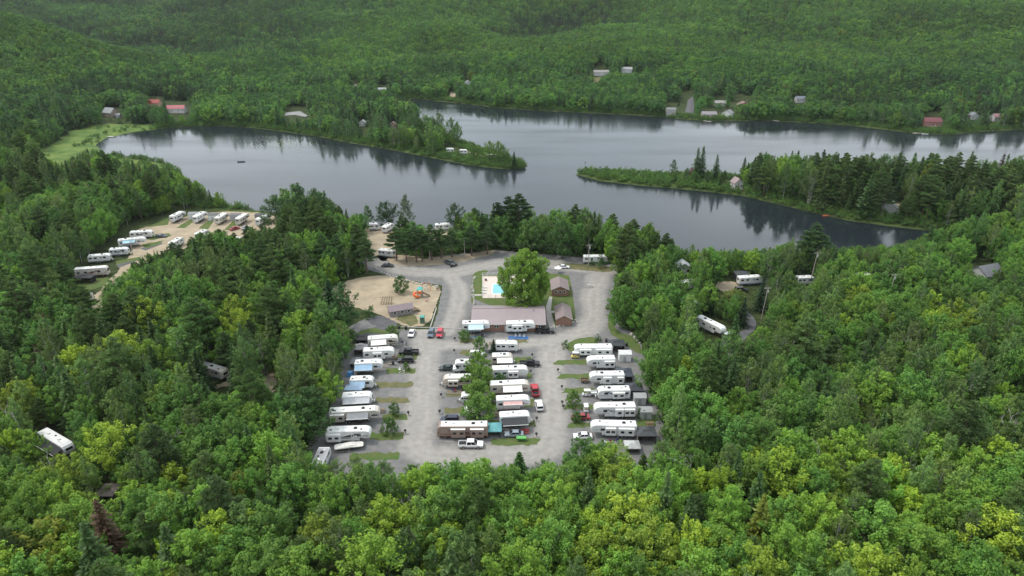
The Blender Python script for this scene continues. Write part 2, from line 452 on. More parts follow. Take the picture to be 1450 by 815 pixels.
sheet('sand_lane', P((150, 402), (172, 378), (190, 352), (180, 336), (200, 322), (240, 312), (300, 298), (395, 302), (400, 322), (330, 340), (250, 352), (222, 366), (190, 400), (168, 415), (150, 440), (120, 445), (132, 420)), .020, M_SAND, 'sandy lane of the loop by the lake', smooth_n=1, wob=.6)
sheet('sand_lane', P((515, 318), (560, 322), (640, 326), (640, 340), (560, 345), (562, 362), (545, 372), (528, 360), (520, 340)), .020, M_SAND, 'sandy lane towards the beach lots', smooth_n=1, wob=.5)
sheet('sand_verge', P((545, 366), (560, 360), (640, 365), (700, 352), (700, 360), (640, 374), (580, 377), (556, 374)), .030, M_SAND, 'sandy verge under the pines', smooth_n=1, wob=.5)
sheet('sand_verge', P((790, 372), (835, 374), (868, 378), (868, 386), (820, 382), (790, 378)), .031, M_DRY, 'dry grass verge at the road edge', smooth_n=1, wob=.5)
sheet('asphalt_lane', P((1050, 438), (1062, 442), (1075, 461), (1056, 478), (1040, 500), (1005, 510), (1004, 490), (1022, 480), (1044, 474), (1060, 460), (1050, 446)), .020, M_ASPH, 'asphalt lane between the trees', smooth_n=2, wob=.2)
sheet('sand_lane', P((1010, 399), (1040, 398), (1054, 405), (1044, 413), (1018, 412)), .020, M_SAND, 'sandy clearing among the trees', smooth_n=1, wob=.4)
sheet('dirt_patch', P((300, 546), (318, 541), (330, 545), (316, 551)), .020, M_SAND, 'bare dirt beside the trailer in the woods', smooth_n=2, wob=1.3)
sheet('dirt_patch', P((372, 520), (392, 515), (388, 560), (372, 560)), .020, M_SAND, 'bare dirt track in the woods', smooth_n=2, wob=1.3)
sheet('lawn', P((671, 433), (671, 396), (680, 388), (805, 386), (808, 400), (813, 430), (816, 458), (786, 462), (776, 462), (774, 433)), .046, M_GRASS, 'lawn around the pool and cabins', smooth_n=1, wob=.15)
for pts in ([(800, 496), (806, 482), (836, 476), (848, 480), (846, 488), (826, 492), (822, 500)],
            [(862, 440), (868, 440), (872, 470), (900, 476), (912, 500), (900, 500), (880, 482), (860, 470)],
            [(520, 462), (556, 470), (556, 474), (510, 470), (494, 486), (488, 484)],
            [(668, 392), (674, 384), (690, 382), (690, 386), (678, 390), (671, 398), (671, 430), (667, 430)]):
    sheet('grass_verge', P(*pts), .048, M_GRASS, 'mown grass verge beside the gravel', smooth_n=1, wob=.2)
# grass strips between lots
for x0, x1, y0, y1, m in ((531, 584, 540.5, 548.5, M_DRY), (529, 580, 562.5, 570, M_DRY), (540, 576, 586, 595, M_GRASS), (523, 571, 612, 622.5, M_GRASS), (493, 567, 641, 651, M_GRASS),
                          (545, 588, 521.5, 529, M_GRASS), (558, 593, 501.5, 509.5, M_GRASS), (650, 676, 479, 485.5, M_DRY), (650, 680, 495, 502, M_DRY), (718, 747, 480, 485.5, M_DRY),
                          (630, 662, 553, 561.5, M_DRY), (628, 662, 577, 585.5, M_DRY), (727, 751, 506, 513, M_GRASS), (690, 740, 594.5, 603, M_GRASS), (746, 760, 595, 603, M_GRASS), (693, 763, 620.5, 630.5, M_GRASS),
                          (690, 706, 569, 577, M_GRASS), (742, 757, 565, 576, M_GRASS), (744, 752, 526, 535, M_GRASS), (785, 832, 509.5, 516, M_GRASS), (789, 836, 529, 536, M_GRASS), (795, 842, 549, 556.5, M_GRASS),
                          (798, 840, 572, 580, M_GRASS), (804, 838, 597.5, 605.5, M_GRASS), (900, 930, 594, 604, M_GRASS)):
    sheet('grass_strip', P((x0, y1), (x1 - 1, y1), (x1, y0), (x0 + 4, y0)), .052, m, 'narrow grass strip between two lots', kind='structure', wob=.55)
for pts in ([(180, 334), (240, 330), (242, 334), (215, 340)], [(200, 346), (232, 340), (226, 345), (206, 352)], [(166, 369), (200, 363), (196, 368), (165, 374)], [(110, 398), (154, 392), (150, 404), (115, 414)],
            [(205, 322), (240, 308), (238, 318)], [(250, 322), (272, 308), (278, 310), (262, 323)], [(281, 323), (300, 308), (304, 310), (294, 325)], [(318, 325), (332, 310), (338, 312), (330, 326)], [(382, 328), (398, 312), (402, 314), (396, 328)]):
    sheet('grass_strip', P(*pts), .028, M_GRASS, 'grass strip between lots of the lake loop', wob=.3)
sheet('grass_strip', P((560, 452), (572, 440), (588, 446), (592, 458), (580, 462)), .050, M_DRY, 'dry grass around the playground hut', wob=.5)
sheet('paved_pad', P((164, 374), (196, 364.5), (200, 367), (168, 379)), .026, M_ASPH, 'grey paved lot of the lake loop')
sheet('paved_pad', P((198, 352), (228, 342.5), (231, 345), (206, 354.5)), .026, M_ASPH, 'grey paved lot beside the turquoise awning trailer')
# drives on the far side
for pts, m, nm, lab in (([(968, 165), (972, 152), (974, 142), (982, 136), (983, 154), (981, 165)], M_ASPH, 'shore_drive', 'paved drive down to the far shore'),
                        ([(402, 164), (404, 160), (425, 158), (436, 164), (432, 166), (418, 163)], M_YARD, 'shore_road', 'pale road beside the far bay'),
                        ([(840, 122), (840, 110), (856, 109), (856, 120), (850, 123)], M_DRY, 'dry_lawn', 'dry lawn below the far bungalows'),
                        ([(660, 216), (664, 209), (690, 212), (704, 222), (690, 224)], M_DRY, 'dry_lawn', 'dry lawn on the middle point'),
                        ([(1240, 300), (1262, 290), (1290, 288), (1292, 296), (1270, 304)], M_SAND, 'sand_knoll', 'sandy knoll on the long point'),
                        ([(634, 142), (638, 132), (646, 132), (645, 141)], M_SAND, 'sand_landing', 'sandy landing at the channel')):
    Q = [G(*p) for p in pts]; c_ = sum(Q, Vector()) / len(Q)
    me_ = bpy.data.meshes.new(nm); me_.from_pydata([tuple(c_ + Vector((0, 0, .45)))] + [tuple(q + Vector((0, 0, .3))) for q in Q], [], [(0, i + 1, (i + 1) % len(Q) + 1) for i in range(len(Q))])
    me_.materials.append(m); me_.update()
    if me_.polygons[0].normal.z < 0: me_.flip_normals()
    o_ = bpy.data.objects.new(nm, me_); COL.objects.link(o_); tag(o_, lab, None, None, 'structure')
# ------------------------------------------------------------------ builders of vehicles, trailers, huts
M_GLASS = mat('dark_glass', (.012, .014, .017), .12, spec=.6)
M_TYRE = mat('tyre_rubber', (.018, .018, .018), .85)
M_RIM = mat('wheel_rim', (.45, .45, .46), .4, .7)
M_BLACK = mat('black_plastic', (.016, .016, .017), .55)
M_DKGREY = mat('dark_grey_metal', (.05, .052, .055), .5, .2)
M_STEEL = mat('galvanised_steel', (.38, .39, .40), .45, .7)
M_ROOFW = mat('white_roof_membrane', (.68, .68, .66), .6, noise=.12, scale=.8)
M_WOOD = mat('weathered_wood', (.22, .16, .10), .85, noise=.35, scale=3)
M_POLE = mat('grey_utility_wood', (.36, .32, .28), .9, noise=.3, scale=3)
M_LAMPW = mat('headlamp', (.75, .75, .72), .2)
M_LAMPR = mat('tail_lamp', (.35, .02, .02), .25)
M_WHITE = paint((.78, .78, .77))
M_TRIMW = mat('white_trim', (.66, .66, .64), .5)

def wheel_set(root, xs, track, r=.36, w=.26, rim=M_RIM):
    for x in xs:
        for s in (-1, 1):
            o = part('wheel', root, lambda: cyl((0, -w / 2, 0), (0, w / 2, 0), r, n=16), M_TYRE, key=(r, w), loc=(x, s * (track / 2 - w / 2), r))
            part('rim', o, lambda: cyl((0, -w / 2 - .012, 0), (0, w / 2 + .012, 0), r * .58, n=12), rim, key=(r, w))

RV_PROF = {
    'fifth_wheel': lambda L: [(-L/2, .78), (L/2-2.75, .78), (L/2-2.55, 1.72), (L/2-.25, 1.80), (L/2, 2.35), (L/2-.10, 2.85), (L/2-.45, 3.28), (L/2-1.2, 3.55), (-L/2+.15, 3.55), (-L/2, 3.4)],
    'travel_trailer': lambda L: [(-L/2, .62), (L/2-.65, .62), (L/2-.12, 1.10), (L/2, 1.75), (L/2-.15, 2.45), (L/2-.55, 2.95), (L/2-1.2, 3.12), (-L/2+.3, 3.14), (-L/2, 2.95)],
    'motor_coach': lambda L: [(-L/2, .45), (L/2-.35, .45), (L/2-.03, .75), (L/2, 1.6), (L/2-.22, 2.9), (L/2-.6, 3.42), (L/2-1.0, 3.5), (-L/2+.1, 3.5), (-L/2, 3.4)],
    'camper_van': lambda L: [(-L/2, .55), (L/2-.1, .5), (L/2, .75), (L/2-.06, 1.12), (L/2-.95, 1.32), (L/2-1.45, 1.95), (L/2-.75, 2.15), (L/2-.62, 2.6), (L/2-1.05, 3.05), (L/2-1.7, 3.15), (-L/2+.12, 3.15), (-L/2, 3.0)],
}
RV_TOP = {'fifth_wheel': 3.55, 'travel_trailer': 3.13, 'motor_coach': 3.5, 'camper_van': 3.15}
RV_NAME = {'fifth_wheel': 'fifth_wheel_trailer', 'travel_trailer': 'travel_trailer', 'motor_coach': 'motorhome', 'camper_van': 'motorhome'}
RV_CAT = {'fifth_wheel': 'trailer', 'travel_trailer': 'trailer', 'motor_coach': 'motorhome', 'camper_van': 'motorhome'}

def rv(label, kind, a, b, nose='R', body=(.68, .68, .665), trim=None, stripe=None, slides=(), far_slides=(), awning=None, group=None, rooftop=M_ROOFW, ac=2, L=None, lower=None, zs=1.0, z0=0.05):
    """a, b: photo points where the near long side meets the ground, left and right end"""
    A, B = W(*a), W(*b)
    d = (B - A); LEN = L or d.length; d.normalize()
    if L: B = A + d * L
    perp = Vector((-d.y, d.x, 0))
    if perp.dot(A) < 0: perp = -perp
    wd = 2.5
    c = (A + B) / 2 + perp * (wd / 2)
    nd = d if nose == 'R' else -d
    rz = math.atan2(nd.y, nd.x) + random.uniform(-.022, .022)
    root = thing(RV_NAME[kind], label, RV_CAT[kind], (c.x, c.y, z0), rz, group)
    L = LEN
    near = -1 if nose == 'R' else 1                   # local side that faces the yard
    m = paint(body)
    top = RV_TOP[kind]
    part('body', root, prism(RV_PROF[kind](L), wd, .07), m)
    rx0, rx1 = -L / 2 + .2, L / 2 - {'fifth_wheel': 1.25, 'travel_trailer': 1.25, 'motor_coach': 1.0, 'camper_van': 1.75}[kind]
    part('roof', root, box((rx0 + rx1) / 2, 0, top + .02, rx1 - rx0, wd - .22, .05), rooftop)
    rl = rx1 - rx0
    for k in range(ac):
        x = rx0 + rl * ((.30, .74, .5)[k] if ac > 1 else .5)
        part('air_conditioner', root, lambda: frustum((-.42, .42, -.34, .34), (-.33, .28, -.26, .26), 0, .28), M_BLACK if (k + len(label)) % 3 == 0 else M_TRIMW, key='ac', loc=(x, 0, top + .045))
    for k, f in enumerate((.12, .52, .9)):
        part('roof_vent', root, lambda: frustum((-.24, .24, -.24, .24), (-.18, .18, -.18, .18), 0, .11), M_BLACK if (k + int(L * 10)) % 2 else M_TRIMW, key='vent', loc=(rx0 + rl * f, .45 * (1 if k % 2 else -1), top + .045))
    # lower skirt and stripes in the trim colour
    zb = {'fifth_wheel': .78, 'travel_trailer': .62, 'motor_coach': .45, 'camper_van': .55}[kind]
    xr = {'fifth_wheel': L/2-2.8, 'travel_trailer': L/2-.75, 'motor_coach': L/2-.5, 'camper_van': L/2-1.7}[kind]
    tm = paint(trim or (.42, .43, .44))
    for s in (-1, 1):
        part('skirt', root, box((xr - L / 2) / 2, s * (wd / 2 + .006), zb + .24, xr + L / 2 - .2, .03, .36), paint(lower) if lower else tm)
        if stripe:
            sm = paint(stripe)
            part('stripe', root, box(.1, s * (wd / 2 + .004), zb + .95, L * .86 if kind != 'fifth_wheel' else L * .6, .02, .16), sm)
            part('stripe', root, ([(x, s * (wd / 2 + .012), z) for x, z in ((-.2 * L, zb + 1.15), (.05 * L, zb + 1.15), (.30 * L, zb + 2.15), (.14 * L, zb + 2.15))], [(0, 1, 2, 3)]), sm)
    # slide-out rooms
    for s, lst in ((near, slides), (-near, far_slides)):
        for f0, f1 in lst:
            x0, x1 = -L / 2 + L * f0, -L / 2 + L * f1
            zc0, zc1 = zb + .38, top - .5
            so = part('slide_out', root, frustum((x0, x1, min(0, s * .62) + s * wd / 2 - (s < 0) * 0, max(0, s * .62) + s * wd / 2), (x0, x1, min(0, s * .62) + s * wd / 2, max(0, s * .62) + s * wd / 2), zc0, zc1), m)
            part('slide_roof', so, box((x0 + x1) / 2, s * (wd / 2 + .32), zc1 + .03, x1 - x0 + .1, .72, .05), rooftop)
            nw = 1 if x1 - x0 < 2.4 else 2
            for k in range(nw):
                xc = x0 + (x1 - x0) * (k + .5) / nw
                part('window', so, lambda: box(0, 0, 0, .85, .05, .58), M_GLASS, key='slw', loc=(xc, s * (wd / 2 + .635), zc0 + (zc1 - zc0) * .55))
    # side windows, door, end window
    def clear_of(x, lst, w):
        return all(not (-L / 2 + L * f0 - w < x < -L / 2 + L * f1 + w) for f0, f1 in lst)
    for s, lst in ((near, slides), (-near, far_slides)):
        for f in (.12, .34, .56, .74):
            x = -L / 2 + L * f
            if s == near and abs(f - .56) < .01: continue
            if clear_of(x, lst, .5):
                part('window', root, lambda: box(0, 0, 0, 1.0, .05, .58), M_GLASS, key='sdw', loc=(x, s * (wd / 2 + .008), zb + 1.62))
    xd = -L / 2 + L * .60
    if clear_of(xd, slides, .35):
        dr = part('door', root, box(xd, near * (wd / 2 + .01), zb + 1.15, .68, .05, 1.9), paint(tuple(v * .93 for v in body)))
        part('door_window', dr, box(xd, near * (wd / 2 + .04), zb + 1.62, .38, .03, .5), M_GLASS)
        part('entry_step', root, box(xd, near * (wd / 2 + .3), zb - .25, .6, .45, .06), M_DKGREY)
    part('rear_window', root, box(-L / 2 - .012, 0, zb + 1.7, .06, 1.3, .55), M_GLASS)
    for s in (-1, 1):
        part('tail_light', root, lambda: box(0, 0, 0, .05, .1, .3), M_LAMPR, key='rvt', loc=(-L / 2 - .01, s * 1.08, zb + .45))
    part('bumper', root, box(-L / 2 - .08, 0, zb - .02, .14, 2.2, .12), M_DKGREY)
    if L > 8: part('ladder', root, join(*[cyl((-L / 2 - .1, y, zb + .4), (-L / 2 - .1, y, top + .1), .025, n=4) for y in (.6, 1.0)], *[cyl((-L / 2 - .1, .6, zb + .6 + k * .4), (-L / 2 - .1, 1.0, zb + .6 + k * .4), .02, n=4) for k in range(6)]), M_STEEL)
    for f in (.22, .42, .63): part('roof_seam', root, box(rx0 + rl * f, 0, top + .05, .05, wd - .3, .012), mat('grimy_sealant', (.42, .41, .38), .8))
    part('antenna', root, join(cyl((rx0 + rl * .82, -.5, top), (rx0 + rl * .82, -.5, top + .35), .03, n=5), box(rx0 + rl * .82, -.5, top + .38, .5, .12, .06)), M_TRIMW)
    # running gear
    if kind == 'fifth_wheel':
        wheel_set(root, (-.14 * L - .45, -.14 * L + .45), 2.36, .38, .25)
        part('kingpin', root, join(box(L / 2 - 1.3, 0, 1.62, .5, .4, .3), cyl((L / 2 - 1.3, 0, 1.2), (L / 2 - 1.3, 0, 1.5), .07)), M_DKGREY)
        for s in (-1, 1): part('landing_leg', root, box(L / 2 - 2.9, s * .9, .4, .14, .14, .86), M_DKGREY)
        part('underfloor', root, box(-1.2, 0, .68, L - 3.2, 2.1, .2), M_BLACK)
        for s in (-1, 1): part('nose_decal', root, ([(x, s * (wd / 2 + .012), z) for x, z in ((L/2-2.3, 1.95), (L/2-.55, 2.0), (L/2-.6, 2.4), (L/2-1.7, 2.5))], [(0, 1, 2, 3)]), tm)
    elif kind == 'travel_trailer':
        xs = (-.06 * L - .43, -.06 * L + .43) if L > 5.5 else (-.06 * L,)
        wheel_set(root, xs, 2.36, .34, .22)
        part('tongue', root, join(cyl((L / 2 - .5, .7, .5), (L / 2 + 1.0, 0, .5), .05, n=6), cyl((L / 2 - .5, -.7, .5), (L / 2 + 1.0, 0, .5), .05, n=6), cyl((L / 2 + .8, 0, 0), (L / 2 + .8, 0, .8), .05, n=8)), M_DKGREY)
        part('gas_bottle', root, join(cyl((L / 2 + .3, .18, .52), (L / 2 + .3, .18, 1.05), .15), cyl((L / 2 + .3, -.18, .52), (L / 2 + .3, -.18, 1.05), .15)), M_TRIMW)
        part('underfloor', root, box(-.3, 0, .52, L - 1.2, 2.0, .2), M_BLACK)
        part('front_window', root, prism([(L/2-.02, 1.9), (L/2+.01, 1.9), (L/2-.12, 2.45), (L/2-.16, 2.45)], 1.5), M_GLASS)
    else:
        wheel_set(root, (-.22 * L, L / 2 - (1.9 if kind == 'motor_coach' else 1.05)), 2.34, .45 if kind == 'motor_coach' else .38, .28)
        part('underfloor', root, box(-.3, 0, .42, L - 2.0, 2.0, .3), M_BLACK)
        if kind == 'motor_coach':
            part('windscreen', root, prism([(L/2-.005, 1.75), (L/2+.02, 1.75), (L/2-.18, 2.85), (L/2-.21, 2.85)], 2.2), M_GLASS)
        else:
            part('windscreen', root, prism([(L/2-.95, 1.35), (L/2-.90, 1.33), (L/2-1.38, 1.93), (L/2-1.43, 1.93)], 2.0), M_GLASS)
            for s in (-1, 1): part('cab_window', root, ([(x, s * (wd / 2 + .01), z) for x, z in ((L/2-2.1, 1.4), (L/2-1.1, 1.4), (L/2-1.45, 1.95), (L/2-2.1, 1.95))], [(0, 1, 2, 3)]), M_GLASS)
        for s in (-1, 1):
            part('headlight', root, box(L / 2 - .02, s * .9, .82, .06, .34, .18), M_LAMPW)
            part('mirror', root, box(L / 2 - .5, s * 1.42, 1.9, .12, .2, .35), M_BLACK)
    if awning:
        acol, f0, f1, dep = awning
        x0, x1 = -L / 2 + L * f0, -L / 2 + L * f1
        za, zb2 = top - .35, top - .95
        y0, y1 = near * (wd / 2 + .03), near * (wd / 2 + dep)
        v = []
        for i in range(7):
            f = i / 6; v += [(x0, y0 + (y1 - y0) * f, za + (zb2 - za) * f - .07 * math.sin(3.14159 * f)), (x1, y0 + (y1 - y0) * f, za + (zb2 - za) * f - .07 * math.sin(3.14159 * f))]
        v += [(x, y, z - .03) for x, y, z in v]
        fc = [(2 * i, 2 * i + 1, 2 * i + 3, 2 * i + 2) for i in range(6)] + [(14 + 2 * i, 16 + 2 * i, 17 + 2 * i, 15 + 2 * i) for i in range(6)] + [(12, 13, 27, 26), (0, 14, 15, 1)]
        aw = part('awning', root, (v, fc), mat('canvas_%02x%02x%02x' % tuple(int(c * 255) for c in acol), acol, .8, noise=.2, scale=1.2))
        part('awning_roller', aw, cyl((x0 - .05, y1, zb2), (x1 + .05, y1, zb2), .07, n=8), M_TRIMW)
        for x in (x0 + .05, x1 - .05):
            part('awning_arm', aw, cyl((x, near * (wd / 2 + .04), zb + .5), (x, y1, zb2 - .03), .035, n=6), M_STEEL)
    if zs != 1.0: root.scale = (1, 1, zs)
    return root

CAR = {
    'sedan': dict(L=4.6, W=1.8, low=[(-2.3, .32), (2.2, .30), (2.3, .5), (2.22, .68), (1.1, .86), (-1.65, .92), (-2.22, .86), (-2.3, .6)], cab=((-1.75, 1.15), (-1.05, .35)), z=(.86, 1.42)),
    'suv': dict(L=4.65, W=1.88, low=[(-2.32, .38), (2.22, .36), (2.32, .6), (2.25, .88), (1.2, 1.04), (-2.25, 1.06), (-2.32, .8)], cab=((-2.2, 1.25), (-1.95, .45)), z=(1.03, 1.68)),
    'pickup': dict(L=5.8, W=1.98, low=[(-2.9, .5), (2.8, .46), (2.9, .7), (2.84, 1.02), (1.45, 1.14), (-2.85, 1.1), (-2.9, .9)], cab=((-1.0, 1.5), (-.85, .75)), z=(1.12, 1.85)),
}
def car(label, kind, px, py, heading, rgb, group='cars parked on the campground', loc=None, z0=.055):
    """heading: degrees of the nose from +X, anticlockwise; (px,py): photo point under its middle"""
    s = CAR[kind]; L, wd = s['L'], s['W']
    c = W(px, py) if loc is None else Vector(loc)
    nm = {'sedan': 'parked_car', 'suv': 'parked_suv', 'pickup': 'pickup_truck'}[kind]
    root = thing(nm, label, 'truck' if kind == 'pickup' else 'car', (c.x, c.y, z0), math.radians(heading), group)
    m = mat('car_paint_%02x%02x%02x' % tuple(int(v * 255) for v in rgb), rgb, .28, .1, spec=.6)
    low = s['low']
    if kind == 'pickup':
        cabx = -1.05
        front = [(x, z) for x, z in low if x > 0]
        part('body', root, prism([(cabx, .5)] + front + [(cabx, 1.12)], wd, .08), m)
        bed = part('bed', root, join(box(-1.98, 0, .72, 1.86, wd - .06, .36), box(-1.98, wd / 2 - .08, 1.02, 1.86, .12, .28), box(-1.98, -wd / 2 + .08, 1.02, 1.86, .12, .28), box(-2.86, 0, .92, .1, wd - .1, .5)), m)
        part('bed_liner', bed, box(-1.95, 0, .915, 1.7, wd - .34, .03), M_BLACK)
    else:
        part('body', root, prism(low, wd, .09), m)
    (xa, xb), (ta, tb) = s['cab']; z0, z1 = s['z']
    hw, tw = wd / 2 - .06, wd / 2 - .26
    part('side_glass', root, frustum((xa, xb, -hw, hw), (ta, tb, -tw, tw), z0 - .02, z1 - .03), M_GLASS)
    part('roof', root, frustum((ta - .02, tb + .03, -tw - .02, tw + .02), (ta + .1, tb - .1, -tw + .08, tw - .08), z1 - .035, z1 + .03), m)
    for sy in (-1, 1):
        for xl, xt in (((xa + xb) / 2, (ta + tb) / 2), (xa + .05, ta + .03), (xb - .03, tb - .02)):
            part('pillar', root, cyl((xl, sy * (hw - .01), z0), (xt, sy * (tw - .005), z1 - .02), .045, n=5), m)
        part('headlight', root, box(L / 2 - .07, sy * (wd / 2 - .3), low[2][1] + .14, .1, .36, .14), M_LAMPW)
        part('tail_light', root, box(-L / 2 + .03, sy * (wd / 2 - .18), .85, .08, .2, .2), M_LAMPR)
        part('door_mirror', root, box(xb - .25, sy * (wd / 2 + .06), z0 + .08, .12, .18, .12), m)
    part('bumper', root, join(box(L / 2 - .02, 0, .5, .12, wd - .2, .2), box(-L / 2 + .02, 0, .52, .12, wd - .2, .2)), M_BLACK)
    r = .38 if kind == 'pickup' else .34
    wheel_set(root, (-L * .29, L * .30), wd + .02, r, .24)
    return root

def gazebo(label, px, py, sx=3.4, sy=3.2, h=2.3, roof=(.03, .033, .037), walls=(.03, .03, .032), rz=0, two=True, group='screen tents and shelters beside the trailers', z=.05):
    c = W(px, py)
    root = thing('gazebo', label, 'gazebo', (c.x, c.y, z), math.radians(rz), group)
    mr = mat('canvas_%02x%02x%02x' % tuple(int(v * 255) for v in roof), roof, .8, noise=.2, scale=1.5); mw = mat('screen_%02x%02x%02x' % tuple(int(v * 255) for v in walls), walls, .85)
    hx, hy = sx / 2, sy / 2
    for a in (-1, 1):
        for b in (-1, 1):
            part('post', root, lambda: box(0, 0, h / 2, .1, .1, h), M_DKGREY, key=('gp', h), loc=(a * (hx - .12), b * (hy - .12), 0))
    rf = part('roof', root, frustum((-hx - .2, hx + .2, -hy - .2, hy + .2), (-hx * .32, hx * .32, -hy * .32, hy * .32), h - .05, h + .72), mr)
    part('valance', root, frustum((-hx - .2, hx + .2, -hy - .2, hy + .2), (-hx - .2, hx + .2, -hy - .2, hy + .2), h - .25, h - .055), mr)
    if two: part('vent_cap', rf, frustum((-hx * .42, hx * .42, -hy * .42, hy * .42), (-.1, .1, -.1, .1), h + .76, h + 1.1), mr)
    part('screen', root, box(0, hy - .1, h * .45, sx - .4, .03, h * .86), mw)
    for a in (-1, 1): part('screen', root, box(a * (hx - .1), 0, h * .45, .03, sy - .4, h * .86), mw)
    part('table', root, join(box(0, 0, .72, 1.4, .8, .06), box(-.5, 0, .36, .08, .6, .7), box(.5, 0, .36, .08, .6, .7)), M_WOOD)
    return root

def shed(label, px, py, sx=2.4, sy=2.2, h=1.9, wall=(.7, .7, .68), roof=(.35, .35, .36), rz=0, ridge='x', group='small sheds beside the trailers', name='garden_shed', cat='shed', z=.05):
    c = W(px, py)
    root = thing(name, label, cat, (c.x, c.y, z), math.radians(rz), group)
    mw = paint(wall, .7); mr = mat('shed_roof_%02x%02x%02x' % tuple(int(v * 255) for v in roof), roof, .7, noise=.2, scale=2)
    hx, hy = sx / 2, sy / 2
    part('wall', root, box(0, 0, h / 2, sx, sy, h), mw)
    g = h + .55; o = .15
    if ridge == 'x':
        v = [(-hx - o, -hy - o, h - .06), (hx + o, -hy - o, h - .06), (hx + o, 0, g), (-hx - o, 0, g), (hx + o, hy + o, h - .06), (-hx - o, hy + o, h - .06)]
        gb = [(-hx, -hy, h), (-hx, hy, h), (-hx, 0, g - .07)], [(hx, -hy, h), (hx, 0, g - .07), (hx, hy, h)]
    else:
        v = [(-hx - o, -hy - o, h - .06), (-hx - o, hy + o, h - .06), (0, hy + o, g), (0, -hy - o, g), (hx + o, hy + o, h - .06), (hx + o, -hy - o, h - .06)]
        gb = [(-hx, -hy, h), (0, -hy, g - .07), (hx, -hy, h)], [(-hx, hy, h), (hx, hy, h), (0, hy, g - .07)]
    v2 = v + [(x, y, z_ + .07) for x, y, z_ in v]
    part('roof', root, (v2, [(0, 1, 2, 3), (3, 2, 4, 5), (6, 7, 8, 9), (9, 8, 10, 11), (0, 1, 7, 6), (5, 4, 10, 11), (1, 2, 8, 7), (2, 4, 10, 8), (0, 3, 9, 6), (3, 5, 11, 9)]), mr)
    part('gable', root, (gb[0] + gb[1], [(0, 1, 2), (3, 4, 5)]), mw)
    dr = part('door', root, box(-.1, -hy - .015, .9, .85, .05, 1.7), paint(tuple(v * .6 for v in wall), .6))
    part('handle', dr, box(.2, -hy - .05, .9, .05, .04, .16), M_DKGREY)
    return root

def golf_cart(label, px, py, heading, rgb):
    c = W(px, py)
    root = thing('golf_cart', label, 'golf cart', (c.x, c.y, .055), math.radians(heading), 'golf carts parked on the lots')
    m = paint(rgb)
    part('body', root, prism([(-1.15, .3), (1.15, .3), (1.2, .55), (.75, .85), (.55, .45), (-.2, .45), (-.25, .75), (-1.15, .75)], 1.15, .05), m)
    part('seat', root, join(box(-.55, 0, .82, .55, 1.05, .14), box(-.85, 0, 1.1, .12, 1.05, .45)), mat('seat_vinyl', (.35, .3, .24), .6))
    part('canopy', root, frustum((-1.05, .75, -.6, .6), (-.95, .65, -.52, .52), 1.82, 1.9), M_TRIMW)
    for x in (-.95, .62):
        for s in (-1, 1): part('post', root, cyl((x, s * .52, .6), (x, s * .52, 1.83), .025, n=6), M_DKGREY)
    part('windshield', root, box(.68, 0, 1.3, .02, 1.0, .8), M_GLASS)
    wheel_set(root, (-.75, .8), 1.2, .23, .18)
    return root

def picnic_table(label, px, py, rz=0, rgb=(.22, .15, .09), z=.05):
    c = W(px, py)
    root = thing('picnic_table', label, 'picnic table', (c.x, c.y, z), math.radians(rz), 'picnic tables on the lots')
    m = mat('table_wood_%02x%02x%02x' % tuple(int(v * 255) for v in rgb), rgb, .85, noise=.3, scale=3)
    for k in range(5): part('top_plank', root, lambda: box(0, 0, 0, 1.8, .14, .04), m, key='tp', loc=(0, -.32 + k * .16, .75))
    for s in (-1, 1):
        part('bench', root, lambda: box(0, 0, 0, 1.8, .26, .04), m, key='bn', loc=(0, s * .68, .45))
        part('leg_frame', root, lambda: join(box(0, 0, .42, .06, 1.6, .08), cyl((0, -.6, 0), (0, -.25, .73), .045, n=5), cyl((0, .6, 0), (0, .25, .73), .045, n=5)), m, key='lf', loc=(s * .65, 0, 0))
    return root

def pedestal(px, py):
    c = W(px, py)
    root = thing('site_post', 'short black hookup post with a round cap beside the gravel road', 'post', (c.x, c.y, .045), 0, 'black hookup posts at the lot corners')
    part('post', root, lambda: box(0, 0, .45, .16, .16, .9), M_BLACK, key='pp')
    part('cap', root, lambda: join(cyl((0, 0, .85), (0, 0, 1.15), .36, .30, n=12), cyl((0, 0, 1.15), (0, 0, 1.3), .30, .1, n=12)), M_BLACK, key='pc')
    part('base', root, lambda: box(0, 0, .04, .5, .5, .08), M_CONC, key='pb')

